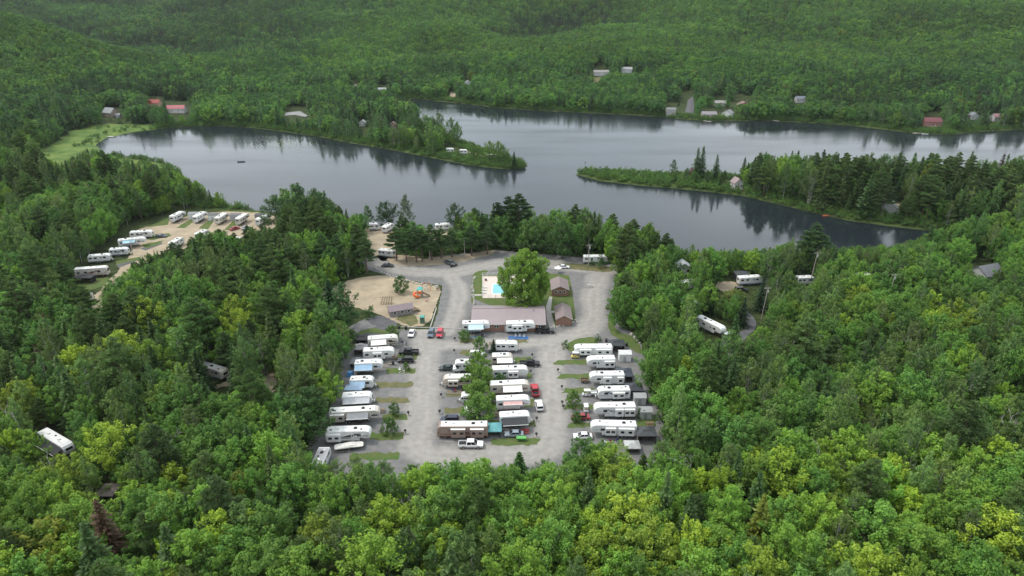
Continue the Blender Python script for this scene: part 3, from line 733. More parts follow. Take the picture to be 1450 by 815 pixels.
def house(label, px, py, sx, sy, h, wall, roof, rz=0, ridge='x', rise=2.2, z=None, nwin=3, group='cottages along the far shore', name='lake_house', cat='house', chimney=False, deck=False, loc=None, over=.45):
    """front (-Y local) faces the camera side when rz = 0"""
    c = (W(px, py) if z is not None else G(px, py)) if loc is None else Vector(loc)
    if z is None: z = height1(c.x, c.y)
    root = thing(name, label, cat, (c.x, c.y, z - .05), math.radians(rz), group)
    roof = tuple(v * .62 for v in roof); wall = tuple(v * .85 for v in wall)
    mw = mat('wall_%02x%02x%02x' % tuple(int(v * 255) for v in wall), wall, .75, noise=.15, scale=1.4)
    mr = mat('roofing_%02x%02x%02x' % tuple(int(v * 255) for v in roof), roof, .75, noise=.18, scale=.8)
    if group and ('far shore' in group or 'points' in group): root.scale = (.85, .85, .88)
    hx, hy = sx / 2, sy / 2; o = over; g = h + rise
    part('wall', root, box(0, 0, h / 2 - .4, sx, sy, h + .8), mw)
    k = rise / (hy if ridge == 'x' else hx)
    e = h - k * o
    if ridge == 'x':
        v = [(-hx - o, -hy - o, e), (hx + o, -hy - o, e), (hx + o, 0, g), (-hx - o, 0, g), (hx + o, hy + o, e), (-hx - o, hy + o, e)]
        gb = [(-hx, -hy, h), (-hx, hy, h), (-hx, 0, g - .03)], [(hx, -hy, h), (hx, 0, g - .03), (hx, hy, h)]
    else:
        v = [(-hx - o, -hy - o, e), (-hx - o, hy + o, e), (0, hy + o, g), (0, -hy - o, g), (hx + o, hy + o, e), (hx + o, -hy - o, e)]
        gb = [(-hx, -hy, h), (0, -hy, g - .03), (hx, -hy, h)], [(-hx, hy, h), (hx, hy, h), (0, hy, g - .03)]
    v2 = v + [(x, y, q + .12) for x, y, q in v]
    rf = part('roof', root, (v2, [(0, 1, 2, 3), (3, 2, 4, 5), (6, 7, 8, 9), (9, 8, 10, 11), (0, 1, 7, 6), (5, 4, 10, 11), (1, 2, 8, 7), (2, 4, 10, 8), (0, 3, 9, 6), (3, 5, 11, 9)]), mr)
    part('gable', root, (gb[0] + gb[1], [(0, 1, 2), (3, 4, 5)]), mw)
    if chimney: part('chimney', rf, box(sx * .2, hy * .2, g + .3, .6, .6, 1.6), mat('brick_chimney', (.3, .16, .11), .9))
    for i in range(nwin):
        x = -hx + sx * (i + .5) / nwin
        if nwin > 2 and i == nwin // 2 and cat == 'house':
            dr = part('door', root, box(x, -hy - .02, 1.0, .95, .08, 2.05), paint((.6, .58, .55)))
            part('handle', dr, box(x + .35, -hy - .08, 1.0, .06, .06, .12), M_STEEL)
            continue
        w_ = part('window', root, lambda: box(0, 0, 0, 1.15, .06, 1.05), M_TRIMW, key='hwf', loc=(x, -hy - .02, h * .56))
        part('pane', w_, lambda: box(0, -.03, 0, .95, .04, .85), M_GLASS, key='hwp')
    for s in (-1, 1):
        w_ = part('window', root, lambda: box(0, 0, 0, .06, 1.15, 1.05), M_TRIMW, key='hsf', loc=(s * (hx + .02), 0, h * .56))
        part('pane', w_, lambda: box(0, 0, 0, .1, .95, .85), M_GLASS, key='hsp')
    if deck:
        part('deck', root, join(box(0, -hy - 1.3, .5, sx * .9, 2.6, .12), *[box(x, -hy - 2.4, .0, .14, .14, 1.0) for x in (-sx * .4, 0, sx * .4)]), M_WOOD)
        part('railing', root, join(box(0, -hy - 2.55, 1.4, sx * .9, .06, .08), *[box(-sx * .44 + i * sx * .88 / 8, -hy - 2.55, 1.0, .05, .05, .85) for i in range(9)]), M_TRIMW)
    return root
# ------------------------------------------------------------------ trailers and motorhomes
GW, GI, GE, GL, GO = 'trailers on the row of lots by the hut', 'trailers on the island of lots', 'trailers on the row beside the sheds', 'trailers of the lake loop', 'trailers scattered in the woods'
WH, CR, BG = (.68, .68, .665), (.60, .575, .52), (.52, .475, .405)
NAVY, GRY, BRN = (.06, .09, .16), (.25, .26, .27), (.19, .13, .10)
rv('white fifth wheel with black swoosh, end of its row beside a white boat', 'fifth_wheel', (462, 630), (526, 628), 'R', WH, (.3, .31, .32), (.05, .05, .055), slides=((.04, .34),), group=GW)
rv('tan and black fifth wheel with charcoal awning and glossy black nose', 'fifth_wheel', (467, 602), (539, 598), 'R', (.50, .46, .41), (.05, .05, .05), (.04, .04, .045), slides=((.03, .30),), awning=((.22, .23, .24), .36, .78, 2.0), lower=(.05, .05, .05), group=GW)
rv('white travel trailer with silver grey awning over its whole side', 'travel_trailer', (485, 577), (528, 575), 'R', (.76, .76, .75), GRY, awning=((.42, .43, .45), .06, .92, 1.9), group=GW)
rv('white travel trailer behind two pale blue canopies', 'travel_trailer', (496, 553), (530, 552), 'R', WH, GRY, awning=((.26, .38, .50), .02, .66, 2.4), group=GW)
rv('white fifth wheel with long faded blue awning', 'fifth_wheel', (503, 531), (543, 529), 'R', WH, (.35, .4, .45), awning=((.26, .40, .54), .02, .64, 2.2), group=GW)
rv('plain white fifth wheel behind a black suv', 'fifth_wheel', (515, 513), (559, 511), 'R', WH, (.5, .5, .5), slides=((.32, .6),), group=GW)
rv('beige travel trailer with white awning beside black screen tents', 'fifth_wheel', (522, 496), (565, 492), 'R', CR, BRN, (.28, .2, .14), awning=((.72, .71, .69), .1, .6, 2.2), group=GW)
rv('white trailer with grey roof, half hidden by birches at the forest edge', 'travel_trailer', (458, 676), (470, 646), 'R', WH, GRY, rooftop=mat('grey_roof', (.3, .3, .31), .6), group=GW)
# island of lots
rv('white fifth wheel with light blue awning against the long brick building', 'fifth_wheel', (655, 473), (694, 472), 'R', WH, (.45, .5, .55), awning=((.45, .62, .72), .22, .76, 2.2), group=GI)
rv('white fifth wheel with blue mat in front, coupled beside a black pickup', 'fifth_wheel', (717, 473), (758, 472), 'R', WH, (.5, .5, .5), slides=((.2, .55),), group=GI)
rv('white travel trailer with three black windows next to a small dark spruce', 'travel_trailer', (702, 500), (734, 500), 'R', WH, (.2, .2, .21), group=GI)
rv('beige travel trailer with pale awning behind a black pickup', 'travel_trailer', (697, 519), (727, 518), 'R', BG, BRN, awning=((.70, .69, .66), .22, .95, 2.0), group=GI)
rv('large white fifth wheel with dark door and leafy bush at its side', 'fifth_wheel', (697, 540), (748, 538), 'R', WH, (.55, .55, .54), slides=((.44, .72),), group=GI)
rv('beige fifth wheel with wide white awning beside a red pickup', 'fifth_wheel', (694, 562), (750, 560), 'R', BG, BRN, (.3, .22, .16), awning=((.74, .73, .72), .32, .80, 2.1), group=GI)
rv('white fifth wheel with pale pink awning beside a white suv', 'fifth_wheel', (703, 584), (751, 582), 'R', WH, (.5, .4, .4), awning=((.66, .42, .40), .2, .76, .9), group=GI)
rv('white travel trailer with black awning above a covered car', 'travel_trailer', (708, 606), (752, 603), 'R', (.74, .74, .73), (.06, .06, .065), awning=((.035, .037, .04), .08, .88, 2.5), group=GI)
rv('white class c motorhome with cabin over the windscreen, under maples', 'camper_van', (641, 528), (668, 528), 'L', WH, GRY, group=GI)
rv('taupe travel trailer with dark ladder end under the maples', 'travel_trailer', (627, 550), (667, 550), 'L', (.53, .47, .40), (.16, .13, .10), (.3, .24, .2), slides=((.45, .8),), group=GI)
rv('tiny round white caravan tucked under the maple row', 'travel_trailer', (652, 573), (668, 573), 'L', WH, GRY, ac=1, zs=.85, group=GI)
rv('small white caravan half hidden by maple behind the brown motorhome', 'travel_trailer', (656, 594), (672, 594), 'L', WH, GRY, ac=1, zs=.8, group=GI)
rv('long motorhome in maroon and brown swirls with white roof', 'motor_coach', (619, 622), (691, 621), 'L', (.30, .22, .18), (.10, .03, .025), (.10, .028, .025), slides=((.08, .34), (.44, .72)), group=GI, lower=(.09, .03, .025))
# row beside the sheds
rv('white park trailer with pale panel sides beside the black gazebo', 'travel_trailer', (813, 506), (867, 505), 'L', (.78, .79, .76), (.5, .52, .5), slides=((.04, .44), (.56, .86)), ac=1, group=GE)
rv('short white fifth wheel between park trailer and blue roofed gazebo', 'fifth_wheel', (831, 525), (871, 524), 'L', WH, (.55, .55, .55), slides=((.04, .4),), group=GE)
rv('white fifth wheel with small wooden trailer at its hitch', 'fifth_wheel', (835, 548), (884, 547), 'L', WH, (.55, .55, .55), slides=((.04, .22), (.38, .62)), group=GE)
rv('white travel trailer with curved blue stripe at its nose', 'travel_trailer', (846, 568), (892, 567), 'L', WH, (.5, .52, .55), (.2, .26, .34), slides=((.18, .55),), group=GE)
rv('big white fifth wheel next to red car and white golf cart', 'fifth_wheel', (841, 594), (900, 593), 'L', WH, (.55, .55, .55), (.3, .32, .33), slides=((.04, .28), (.30, .50)), group=GE)
rv('big white fifth wheel with round nose at the forest end of its row', 'fifth_wheel', (836, 620), (901, 621), 'L', WH, (.55, .55, .55), slides=((.06, .40), (.46, .68)), group=GE)
# lake loop
rv('white trailer with black spare wheel and shelter behind, first of lake loop', 'fifth_wheel', (248, 316.5), (267, 307), 'R', WH, (.08, .08, .09), (.06, .06, .07), group=GL, L=9)
rv('white trailer with black rear end between two grey sheds', 'fifth_wheel', (281, 317), (298, 307), 'R', WH, (.07, .07, .08), group=GL, L=9)
rv('cream fifth wheel with brown graphics beside a red car', 'fifth_wheel', (312, 319), (330, 308), 'R', CR, BRN, (.2, .14, .1), group=GL, L=9)
rv('cream fifth wheel with dark window end behind a silver car', 'fifth_wheel', (341, 320), (360, 308), 'R', CR, (.1, .09, .08), (.15, .12, .1), group=GL, L=9)
rv('long white and black fifth wheel, last before the lakeside pines', 'fifth_wheel', (369, 321), (389, 310), 'R', WH, (.08, .08, .08), (.1, .1, .1), group=GL, L=10)
rv('white travel trailer with black windows beside a dark blue car', 'travel_trailer', (185, 339), (217, 337), 'R', WH, GRY, (.12, .12, .13), group=GL)
rv('white fifth wheel with turquoise awning on the sandy lane', 'fifth_wheel', (169, 352), (208, 348), 'R', WH, GRY, awning=((.32, .55, .66), .18, .62, 1.8), group=GL)
rv('grey and white travel trailer beside dark paved lot', 'travel_trailer', (156, 364), (183, 362), 'R', (.66, .67, .67), GRY, (.2, .2, .2), group=GL)
rv('white trailer almost hidden behind a leaning birch', 'travel_trailer', (126, 374), (158, 371), 'R', WH, GRY, group=GL)
rv('long cream motorhome with maroon pattern and black shelter in front', 'motor_coach', (107, 394), (154, 391), 'R', (.62, .58, .54), (.16, .06, .05), (.18, .07, .06), group=GL)
rv('white trailer seen through a gap among the dark pines', 'travel_trailer', (247, 354), (266, 343), 'R', WH, GRY, group=GL, L=8)
rv('white trailer roof behind the pines of the sandy lane', 'travel_trailer', (283, 341), (300, 333), 'R', WH, GRY, group=GL, L=7)
rv('white trailer standing against brown pine trunks', 'travel_trailer', (333, 352), (350, 341), 'R', WH, GRY, group=GL, L=7)
rv('white trailer below the shelter with red cars in front', 'travel_trailer', (122, 438), (140, 418), 'R', WH, GRY, group=GL, L=8)
# woods and beach lots
rv('white trailer with rounded end alone in the deep woods', 'travel_trailer', (283, 531), (317, 541), 'R', CR, (.4, .4, .4), ac=1, group=GO)
rv('white roofed trailer with black awning sunk in dense woods', 'travel_trailer', (56, 628), (94, 650), 'R', (.7, .7, .7), (.2, .2, .2), (.1, .1, .1), awning=((.02, .021, .024), .3, .98, 2.2), group=GO)
rv('white trailer facing the sandy lane under tall pines', 'travel_trailer', (536, 364), (556, 366), 'R', WH, GRY, group=GO, L=6.5)
rv('white motorhome at the end of the sandy beach lane', 'camper_van', (523, 327), (538, 326), 'R', WH, GRY, group=GO)
rv('white van trailer with red car parked behind it', 'travel_trailer', (548, 331), (560, 323), 'R', WH, GRY, group=GO, L=7)
rv('white domed trailer between pines near the water', 'travel_trailer', (617, 328), (632, 327), 'R', WH, GRY, group=GO, L=7)
rv('white trailer glimpsed beside dark pine trunks at the beach', 'travel_trailer', (650, 334), (665, 333), 'R', WH, GRY, group=GO, L=7)
rv('white trailer in deep shade by the beach pines', 'travel_trailer', (680, 336), (694, 335), 'R', WH, GRY, group=GO, L=7)
rv('white trailer behind a clipped green hedge across the road', 'travel_trailer', (826, 374), (860, 374), 'R', WH, GRY, group=GO)
rv('long white fifth wheel slanting down the asphalt lane beside a white car', 'fifth_wheel', (983, 462), (1020, 480), 'R', WH, (.55, .55, .55), group=GO)
rv('white and grey trailer framed by dark conifers', 'travel_trailer', (961, 441), (980, 441), 'R', (.7, .7, .7), GRY, group=GO, L=7)
rv('white trailer with blue door panel beside a black pavilion', 'travel_trailer', (1046, 405), (1080, 403), 'R', WH, (.3, .35, .5), group=GO)
rv('white trailer roof beneath a tall utility pole', 'travel_trailer', (1129, 405), (1154, 404), 'R', WH, GRY, group=GO)
rv('white trailer roof deep in the eastern foliage', 'travel_trailer', (1209, 401), (1234, 400), 'R', WH, GRY, group=GO)
rv('white trailer roof partly under yellow green branches', 'travel_trailer', (963, 412), (982, 410), 'R', WH, GRY, group=GO, L=7)

# ------------------------------------------------------------------ cars
car('white pickup truck parked along the maroon motorhome', 'pickup', 667, 632.5, 0, (.78, .78, .78))
car('black pickup truck beside the white fifth wheel and blue mat', 'pickup', 771.5, 471, 0, (.012, .012, .014))
car('black pickup truck at the grass strip by the beige awning trailer', 'pickup', 750, 517.5, 0, (.013, .013, .015))
car('black pickup truck parked ahead of the beige trailer with screen tents', 'pickup', 579, 501, 180, (.015, .016, .02))
car('black suv ahead of the plain white fifth wheel', 'suv', 575, 512.5, 180, (.012, .012, .013))
car('red pickup truck standing nose to tail with a white suv', 'pickup', 757.5, 556, 95, (.42, .03, .04))
car('white suv standing behind the red pickup', 'suv', 763.5, 577, 95, (.78, .78, .78))
car('dark green sedan in front of the class c motorhome', 'sedan', 633, 523.5, 180, (.02, .035, .035))
car('white car under the first maple of the island row', 'suv', 676, 504, 0, (.75, .75, .76))
car('dark blue suv next to the maroon motorhome', 'suv', 637, 597, 180, (.02, .028, .05))
car('silver and black covered car under the black awning', 'sedan', 728, 617, 180, (.24, .28, .32))
car('white compact car beside two black bins', 'sedan', 583, 474, -92, (.76, .76, .76))
car('slate grey suv parked left of a red suv', 'suv', 610.5, 474.5, -92, (.10, .13, .17))
car('bright red suv parked by the kerb near the building', 'suv', 623, 474.5, -92, (.48, .03, .05))
car('dark red sedan beside the white golf cart', 'sedan', 822, 593, 180, (.26, .03, .03))
car('white sedan half under branches at the end of its row', 'sedan', 825, 620, 180, (.72, .72, .72))
car('grey pickup truck on the asphalt by the pines', 'pickup', 638, 374.5, -40, (.08, .09, .10))
car('black sedan driving out of the sandy lane', 'sedan', 549, 377.5, 0, (.014, .015, .02))
car('white sedan on the verge behind the big maple', 'sedan', 798, 379.5, 0, (.78, .78, .78))
car('white suv parked by the end of the slanting fifth wheel', 'suv', 1031, 477, 40, (.72, .75, .76))
car('black suv in the sandy clearing near the white trailer', 'suv', 1049, 412.5, 0, (.015, .016, .02))
car('dark blue car beside the trailer with black windows', 'sedan', 229, 335.5, 0, (.03, .045, .075), 'cars of the lake loop')
car('red car between two cream fifth wheels', 'sedan', 332.5, 325, 55, (.34, .03, .04), 'cars of the lake loop')
car('silver car beside the red car of the lake loop', 'sedan', 348.5, 324, 70, (.32, .37, .42), 'cars of the lake loop')
car('red pickup on the sandy beach lane', 'pickup', 557, 335, 60, (.40, .04, .03), 'cars of the beach lane')
car('dark car among the pines of the lake loop', 'sedan', 298, 379, 10, (.03, .03, .035), 'cars of the lake loop')

# ------------------------------------------------------------------ shelters, sheds, carts, tables
gazebo('black screen tent with grey roof beside the beige trailer', 512, 500, 3.6, 3.2, 2.2, (.22, .22, .23), (.018, .018, .02))
gazebo('smaller black screen tent behind the grey roofed one', 514, 487, 3.2, 2.8, 2.2, (.03, .03, .034), (.018, .018, .02))
gazebo('low grey canopy tent at the tail of a white fifth wheel', 507, 519, 3.6, 2.8, 1.9, (.20, .21, .22), (.06, .06, .065))
gazebo('pale blue canopy standing in front of a white travel trailer', 502, 558, 4.2, 2.2, 2.1, (.24, .34, .46), (.12, .13, .15), two=False)
gazebo('turquoise beach canopy on the grass beside the covered car', 700, 614, 3.2, 3.4, 2.0, (.12, .34, .36), (.22, .28, .34), two=False)
gazebo('black hip roof gazebo behind the park trailer', 872, 495, 4.6, 3.6, 2.4, (.045, .05, .055), (.012, .012, .014))
gazebo('dark blue gazebo behind the third fifth wheel', 883.5, 537, 4.0, 4.2, 2.3, (.05, .06, .08), (.02, .022, .026))
gazebo('charcoal gazebo between fifth wheel and striped trailer', 897, 558, 4.2, 3.6, 2.3, (.045, .05, .06), (.02, .022, .026))
gazebo('charcoal roofed gazebo with pale screens at the end of the row', 913.5, 622, 4.4, 3.6, 2.4, (.06, .065, .07), (.25, .2, .18))
gazebo('black shelter in front of the maroon and cream motorhome', 122, 399, 6.0, 3.2, 2.3, (.03, .03, .033), (.012, .012, .013))
gazebo('black pavilion beside the white trailer in the clearing', 1050, 396, 5.0, 4.5, 2.6, (.05, .055, .06), (.015, .015, .017), two=False)
gazebo('brown wooden gazebo lost in the dense woods', 157, 706, 3.6, 3.6, 2.4, (.20, .16, .14), (.08, .06, .05))
gazebo('pale grey pyramid tent in front of the last fifth wheel', 894.5, 637, 3.2, 2.8, 1.6, (.42, .43, .42), (.3, .3, .3), two=False)
shed('white shed behind the park trailer', 884, 509, 3.4, 2.6, 2.4, (.74, .74, .72), (.62, .62, .6))
shed('grey shed next to the striped travel trailer', 905, 570, 3.0, 2.4, 2.2, (.40, .41, .40), (.33, .34, .34))
shed('grey green shed beside a small garden plot', 913, 590, 3.0, 2.4, 2.2, (.36, .38, .36), (.32, .33, .33))
shed('white shed with flat grey roof between lake loop trailers', 276, 309, 4.5, 3.5, 2.6, (.6, .6, .6), (.2, .21, .22))
shed('white garage shed beside the cream fifth wheel', 304, 311, 4.5, 3.5, 2.8, (.62, .62, .6), (.09, .1, .1))
shed('grey shed between two cream fifth wheels', 335, 311, 4.5, 3.5, 2.6, (.4, .4, .41), (.12, .12, .13))
shed('black roofed shed near the lakeside pines', 371, 311, 5, 3.5, 2.6, (.2, .2, .2), (.06, .06, .065))
golf_cart('yellow golf cart beside the park trailer', 814.5, 506.5, 180, (.6, .48, .12))
golf_cart('white golf cart with small cart trailer', 830.5, 560.5, 180, (.5, .5, .5))
golf_cart('white golf cart beside the dark red sedan', 829.5, 581.5, 90, (.74, .74, .73))
c = W(841, 559)
t = thing('cart_trailer', 'small white utility trailer behind the golf cart', 'trailer', (c.x, c.y, .05), 0)
part('box', t, join(box(0, 0, .55, 2.2, 1.4, .1), box(0, .66, .8, 2.2, .08, .45), box(0, -.66, .8, 2.2, .08, .45), box(1.06, 0, .8, .08, 1.3, .45), box(-1.06, 0, .8, .08, 1.3, .45)), M_TRIMW)
part('drawbar', t, cyl((-1.1, 0, .5), (-2.0, 0, .4), .05, n=6), M_DKGREY); wheel_set(t, (0.,), 1.5, .28, .2)
c = W(827.5, 541)
t = thing('firewood_trailer', 'small brown wooden trailer at a fifth wheel hitch', 'trailer', (c.x, c.y, .05), 0)
part('box', t, join(box(0, 0, .5, 2.2, 1.4, .1), box(0, .66, .8, 2.2, .08, .5), box(0, -.66, .8, 2.2, .08, .5), box(1.06, 0, .8, .08, 1.3, .5), box(-1.06, 0, .8, .08, 1.3, .5)), M_WOOD)
part('drawbar', t, cyl((-1.1, 0, .5), (-2.0, 0, .4), .05, n=6), M_DKGREY); wheel_set(t, (0.,), 1.5, .28, .2)
c = W(494, 636)
t = thing('covered_boat', 'small boat under a white cover beside the black swoosh trailer', 'boat', (c.x, c.y, .05), math.radians(12))
part('cover', t, prism([(-3.2, .7), (2.2, .7), (3.4, 1.0), (2.0, 1.25), (.6, 1.6), (-1.0, 1.45), (-3.2, 1.1)], 2.0, .35), mat('white_tarp', (.66, .65, .6), .7, noise=.25, scale=1.5))
part('trailer_frame', t, join(box(0, .6, .5, 5.4, .1, .12), box(0, -.6, .5, 5.4, .1, .12), cyl((2.6, 0, .5), (4.2, 0, .45), .05, n=6)), M_DKGREY); wheel_set(t, (-.6,), 2.1, .3, .2)
c = W(738, 623.5)
t = thing('green_bin', 'bright green box cart on the grass strip', 'bin', (c.x, c.y, .055), 0)
part('tub', t, frustum((-.95, .95, -.4, .4), (-1.15, 1.15, -.55, .55), .3, .85), paint((.07, .30, .06))); part('lid', t, box(0, 0, .88, 2.3, 1.1, .06), paint((.10, .36, .08))); wheel_set(t, (-.6, .6), 1.0, .2, .12)
c = W(496, 532)
t = thing('tarp_shelter', 'bright blue tarp bundle beside the blue awning trailer', 'tarp', (c.x, c.y, .05), 0)
part('cover', t, frustum((-.95, .95, -.8, .8), (-.6, .7, -.45, .5), 0, 1.3), mat('blue_tarp', (.05, .20, .42), .6, noise=.2, scale=2)); part('ridge', t, frustum((-.55, .65, -.4, .45), (-.3, .4, -.1, .1), 1.3, 1.5), mat('blue_tarp', (.05, .20, .42)))
c = W(734, 478)
t = thing('patio_mat', 'blue patio mat in front of the white fifth wheel', 'mat', (c.x, c.y, .05), 0)
part('weave', t, box(0, 0, .012, 6.2, 2.2, .02), mat('blue_mat', (.05, .13, .30), .9, noise=.3, scale=2)); part('border', t, join(box(0, 1.14, .014, 6.4, .1, .026), box(0, -1.14, .014, 6.4, .1, .026)), mat('navy_border', (.03, .06, .16), .9))
def chair(label, px, py, rz, rgb, z=.05):
    c = W(px, py)
    t = thing('camp_chair', label, 'chair', (c.x, c.y, z), math.radians(rz), 'folding camp chairs')
    m = mat('chair_fabric_%02x%02x%02x' % tuple(int(v * 255) for v in rgb), rgb, .8)
    part('seat', t, box(0, 0, .45, .55, .5, .05), m); part('backrest', t, box(0, .26, .75, .55, .05, .6), m)
    for a in (-1, 1):
        for b_ in (-1, 1): part('leg', t, cyl((a * .24, b_ * .22, 0), (a * .26, b_ * .2, .45), .025, n=5), M_STEEL)
for i, (px, py, rz) in enumerate(((730, 477.5, 0), (736, 477.5, 10), (742, 478, -15))): chair('grey camp chair on the blue patio mat', px, py, rz, (.35, .37, .4), .075)
for px, py, rz in ((570, 487, 40), (575, 489, -60)): chair('black camp chair by the beige trailer nose', px, py, rz, (.03, .03, .035))
for px, py, rz in ((566, 525, 0), (572, 526, 70)): chair('white camp chair around the fire ring', px, py, rz, (.7, .7, .68))
for px, py, rz, lab in ((560, 508, 5, 'brown picnic table beside the black suv'), (548, 487, 0, 'brown picnic table under the white awning'), (540, 583, 0, 'brown picnic table ahead of the silver awning trailer'), (702, 589, 0, 'brown picnic table by the pink awning'),
                        (697, 488, 0, 'brown picnic table by the small spruce'), (660, 562, 0, 'brown picnic table at the tiny caravan'), (920, 602, 0, 'brown picnic table on the grass behind the big fifth wheel'), (212, 334, 20, 'brown picnic table near the dark blue car'), (744, 612, 0, 'red picnic table under the black awning')):
    picnic_table(lab, px, py, rz, (.4, .04, .04) if 'red' in lab else (.22, .15, .09))
# camp life in front of the trailers: mats, chairs, barbecues, coolers, wood piles
def camp_mat(label, px, py, sx, sy, rgb):
    c = W(px, py); t = thing('patio_mat', label, 'mat', (c.x, c.y, .055), 0)
    m_ = mat('mat_%02x%02x%02x' % tuple(int(v * 255) for v in rgb), rgb, .9, noise=.35, scale=2)
    part('weave', t, box(0, 0, .012, sx, sy, .02), m_); part('border', t, join(box(0, sy / 2 + .05, .014, sx + .2, .1, .026), box(0, -sy / 2 - .05, .014, sx + .2, .1, .026)), M_DKGREY)
def barbecue(label, px, py):
    c = W(px, py); t = thing('barbecue', label, 'barbecue', (c.x, c.y, .055), random.uniform(-.5, .5))
    part('lid', t, prism([(-.4, .85), (.4, .85), (.38, 1.05), (.2, 1.2), (-.2, 1.2), (-.38, 1.05)], .5, .04), M_BLACK); part('cart', t, box(0, 0, .45, .7, .45, .7), M_DKGREY); part('side_shelf', t, box(.65, 0, .85, .4, .45, .04), M_STEEL)
def cooler(label, px, py, rgb):
    c = W(px, py); t = thing('cooler', label, 'cooler', (c.x, c.y, .055), random.uniform(-1, 1))
    part('tub', t, frustum((-.32, .32, -.2, .2), (-.36, .36, -.23, .23), 0, .38), paint(rgb)); part('lid', t, box(0, 0, .42, .76, .5, .07), M_TRIMW)
def wood_pile(label, px, py):
    c = W(px, py); t = thing('wood_pile', label, 'firewood', (c.x, c.y, .055), random.uniform(-.3, .3))
    for k in range(12): part('log', t, lambda: cyl((0, -.25, 0), (0, .25, 0), .1, n=7), M_WOOD, key='fwl', loc=(-.5 + (k % 5) * .23 + .1 * (k // 5), 0, .1 + .18 * (k // 5)))
LIFE = ((486, 637, 'black swoosh fifth wheel', (.3, .29, .27)), (506, 608, 'tan and black fifth wheel', (.10, .09, .08)), (505, 582, 'silver awning trailer', (.16, .17, .19)), (519, 536, 'faded blue awning fifth wheel', (.12, .16, .13)), (545, 517, 'plain white fifth wheel', (.22, .2, .17)), (541, 501, 'beige trailer with screen tents', (.20, .12, .08)),
        (671, 478, 'light blue awning fifth wheel', (.14, .2, .22)), (716, 504, 'three window trailer', (.2, .2, .2)), (712, 524, 'beige trailer behind the black pickup', (.16, .1, .07)), (723, 545, 'large fifth wheel with bush', (.25, .24, .22)), (726, 567, 'wide white awning fifth wheel', (.2, .08, .07)), (725, 588, 'pink awning fifth wheel', (.25, .18, .16)), (644, 555, 'taupe travel trailer', (.2, .17, .13)), (652, 532, 'class c motorhome', (.15, .16, .16)),
        (846, 511, 'park trailer', (.2, .22, .2)), (853, 530, 'short white fifth wheel', (.13, .15, .2)), (858, 553, 'fifth wheel with wooden trailer', (.22, .16, .1)), (868, 573, 'blue striped trailer', (.1, .14, .2)), (868, 600, 'fifth wheel next to the golf cart', (.24, .24, .23)), (868, 627, 'round nosed fifth wheel', (.2, .2, .2)))
rl_ = random.Random(21)
for k, (px, py, who, rgb) in enumerate(LIFE):
    camp_mat('woven outdoor mat in front of the ' + who, px, py, rl_.uniform(3, 4.8), rl_.uniform(1.6, 2.1), rgb)
    for q in range(rl_.choice((1, 2, 2))):
        cw, rgb2 = rl_.choice((('navy', (.05, .08, .2)), ('red', (.25, .04, .04)), ('green', (.05, .15, .07)), ('black', (.04, .04, .045)), ('tan', (.3, .28, .24))))
        chair(cw + ' folding camp chair in front of the ' + who, px + rl_.uniform(-9, 9), py + rl_.uniform(-.6, .8), rl_.uniform(-60, 60), rgb2, .08)
    if k % 2 == 0: barbecue('black barbecue in front of the ' + who, px + 12, py - .5)
    if k % 3 == 1: cooler('picnic cooler in front of the ' + who, px - 11, py + .4, rl_.choice(((.5, .05, .05), (.06, .15, .4), (.6, .6, .58))))
    if k % 3 == 2: wood_pile('firewood pile in front of the ' + who, px + rl_.uniform(12, 15), py + 1.2)
for px, py in ((578.4, 588), (574, 614), (644, 482.5), (643.2, 499.5), (624.7, 562.5), (622.6, 586), (753.6, 505.5), (751.5, 529), (760, 596), (759.5, 618.5), (487, 545), (795.5, 551), (796, 573), (797.5, 579), (790, 527)):
    pedestal(px, py)
for px, py, lab in ((565, 465.5, 'black lidded rubbish bin by the paved pad'), (575, 466.5, 'black lidded rubbish bin nearest the white compact car'), (858.5, 484, 'black flagged post at the gravel bay'), (639, 378, 'black bin on the asphalt near the grey pickup'), (887, 490, 'black lidded bin behind the black gazebo')):
    c = W(px, py); t = thing('rubbish_bin', lab, 'bin', (c.x, c.y, .05), 0, 'black rubbish bins')
    part('barrel', t, cyl((0, 0, 0), (0, 0, 1.0), .36, .42, n=12), M_BLACK); part('lid', t, cyl((0, 0, 1.0), (0, 0, 1.18), .44, .2, n=12), M_BLACK)
c = W(569, 528)
t = thing('fire_ring', 'round stone fire ring with white chairs on the lot', 'fire ring', (c.x, c.y, .05))
for k in range(12):
    a = k * math.tau / 12; part('stone', t, lambda: frustum((-.16, .16, -.12, .12), (-.11, .12, -.08, .09), 0, .22), M_CONC, key='frs', loc=(.7 * math.cos(a), .7 * math.sin(a), 0))

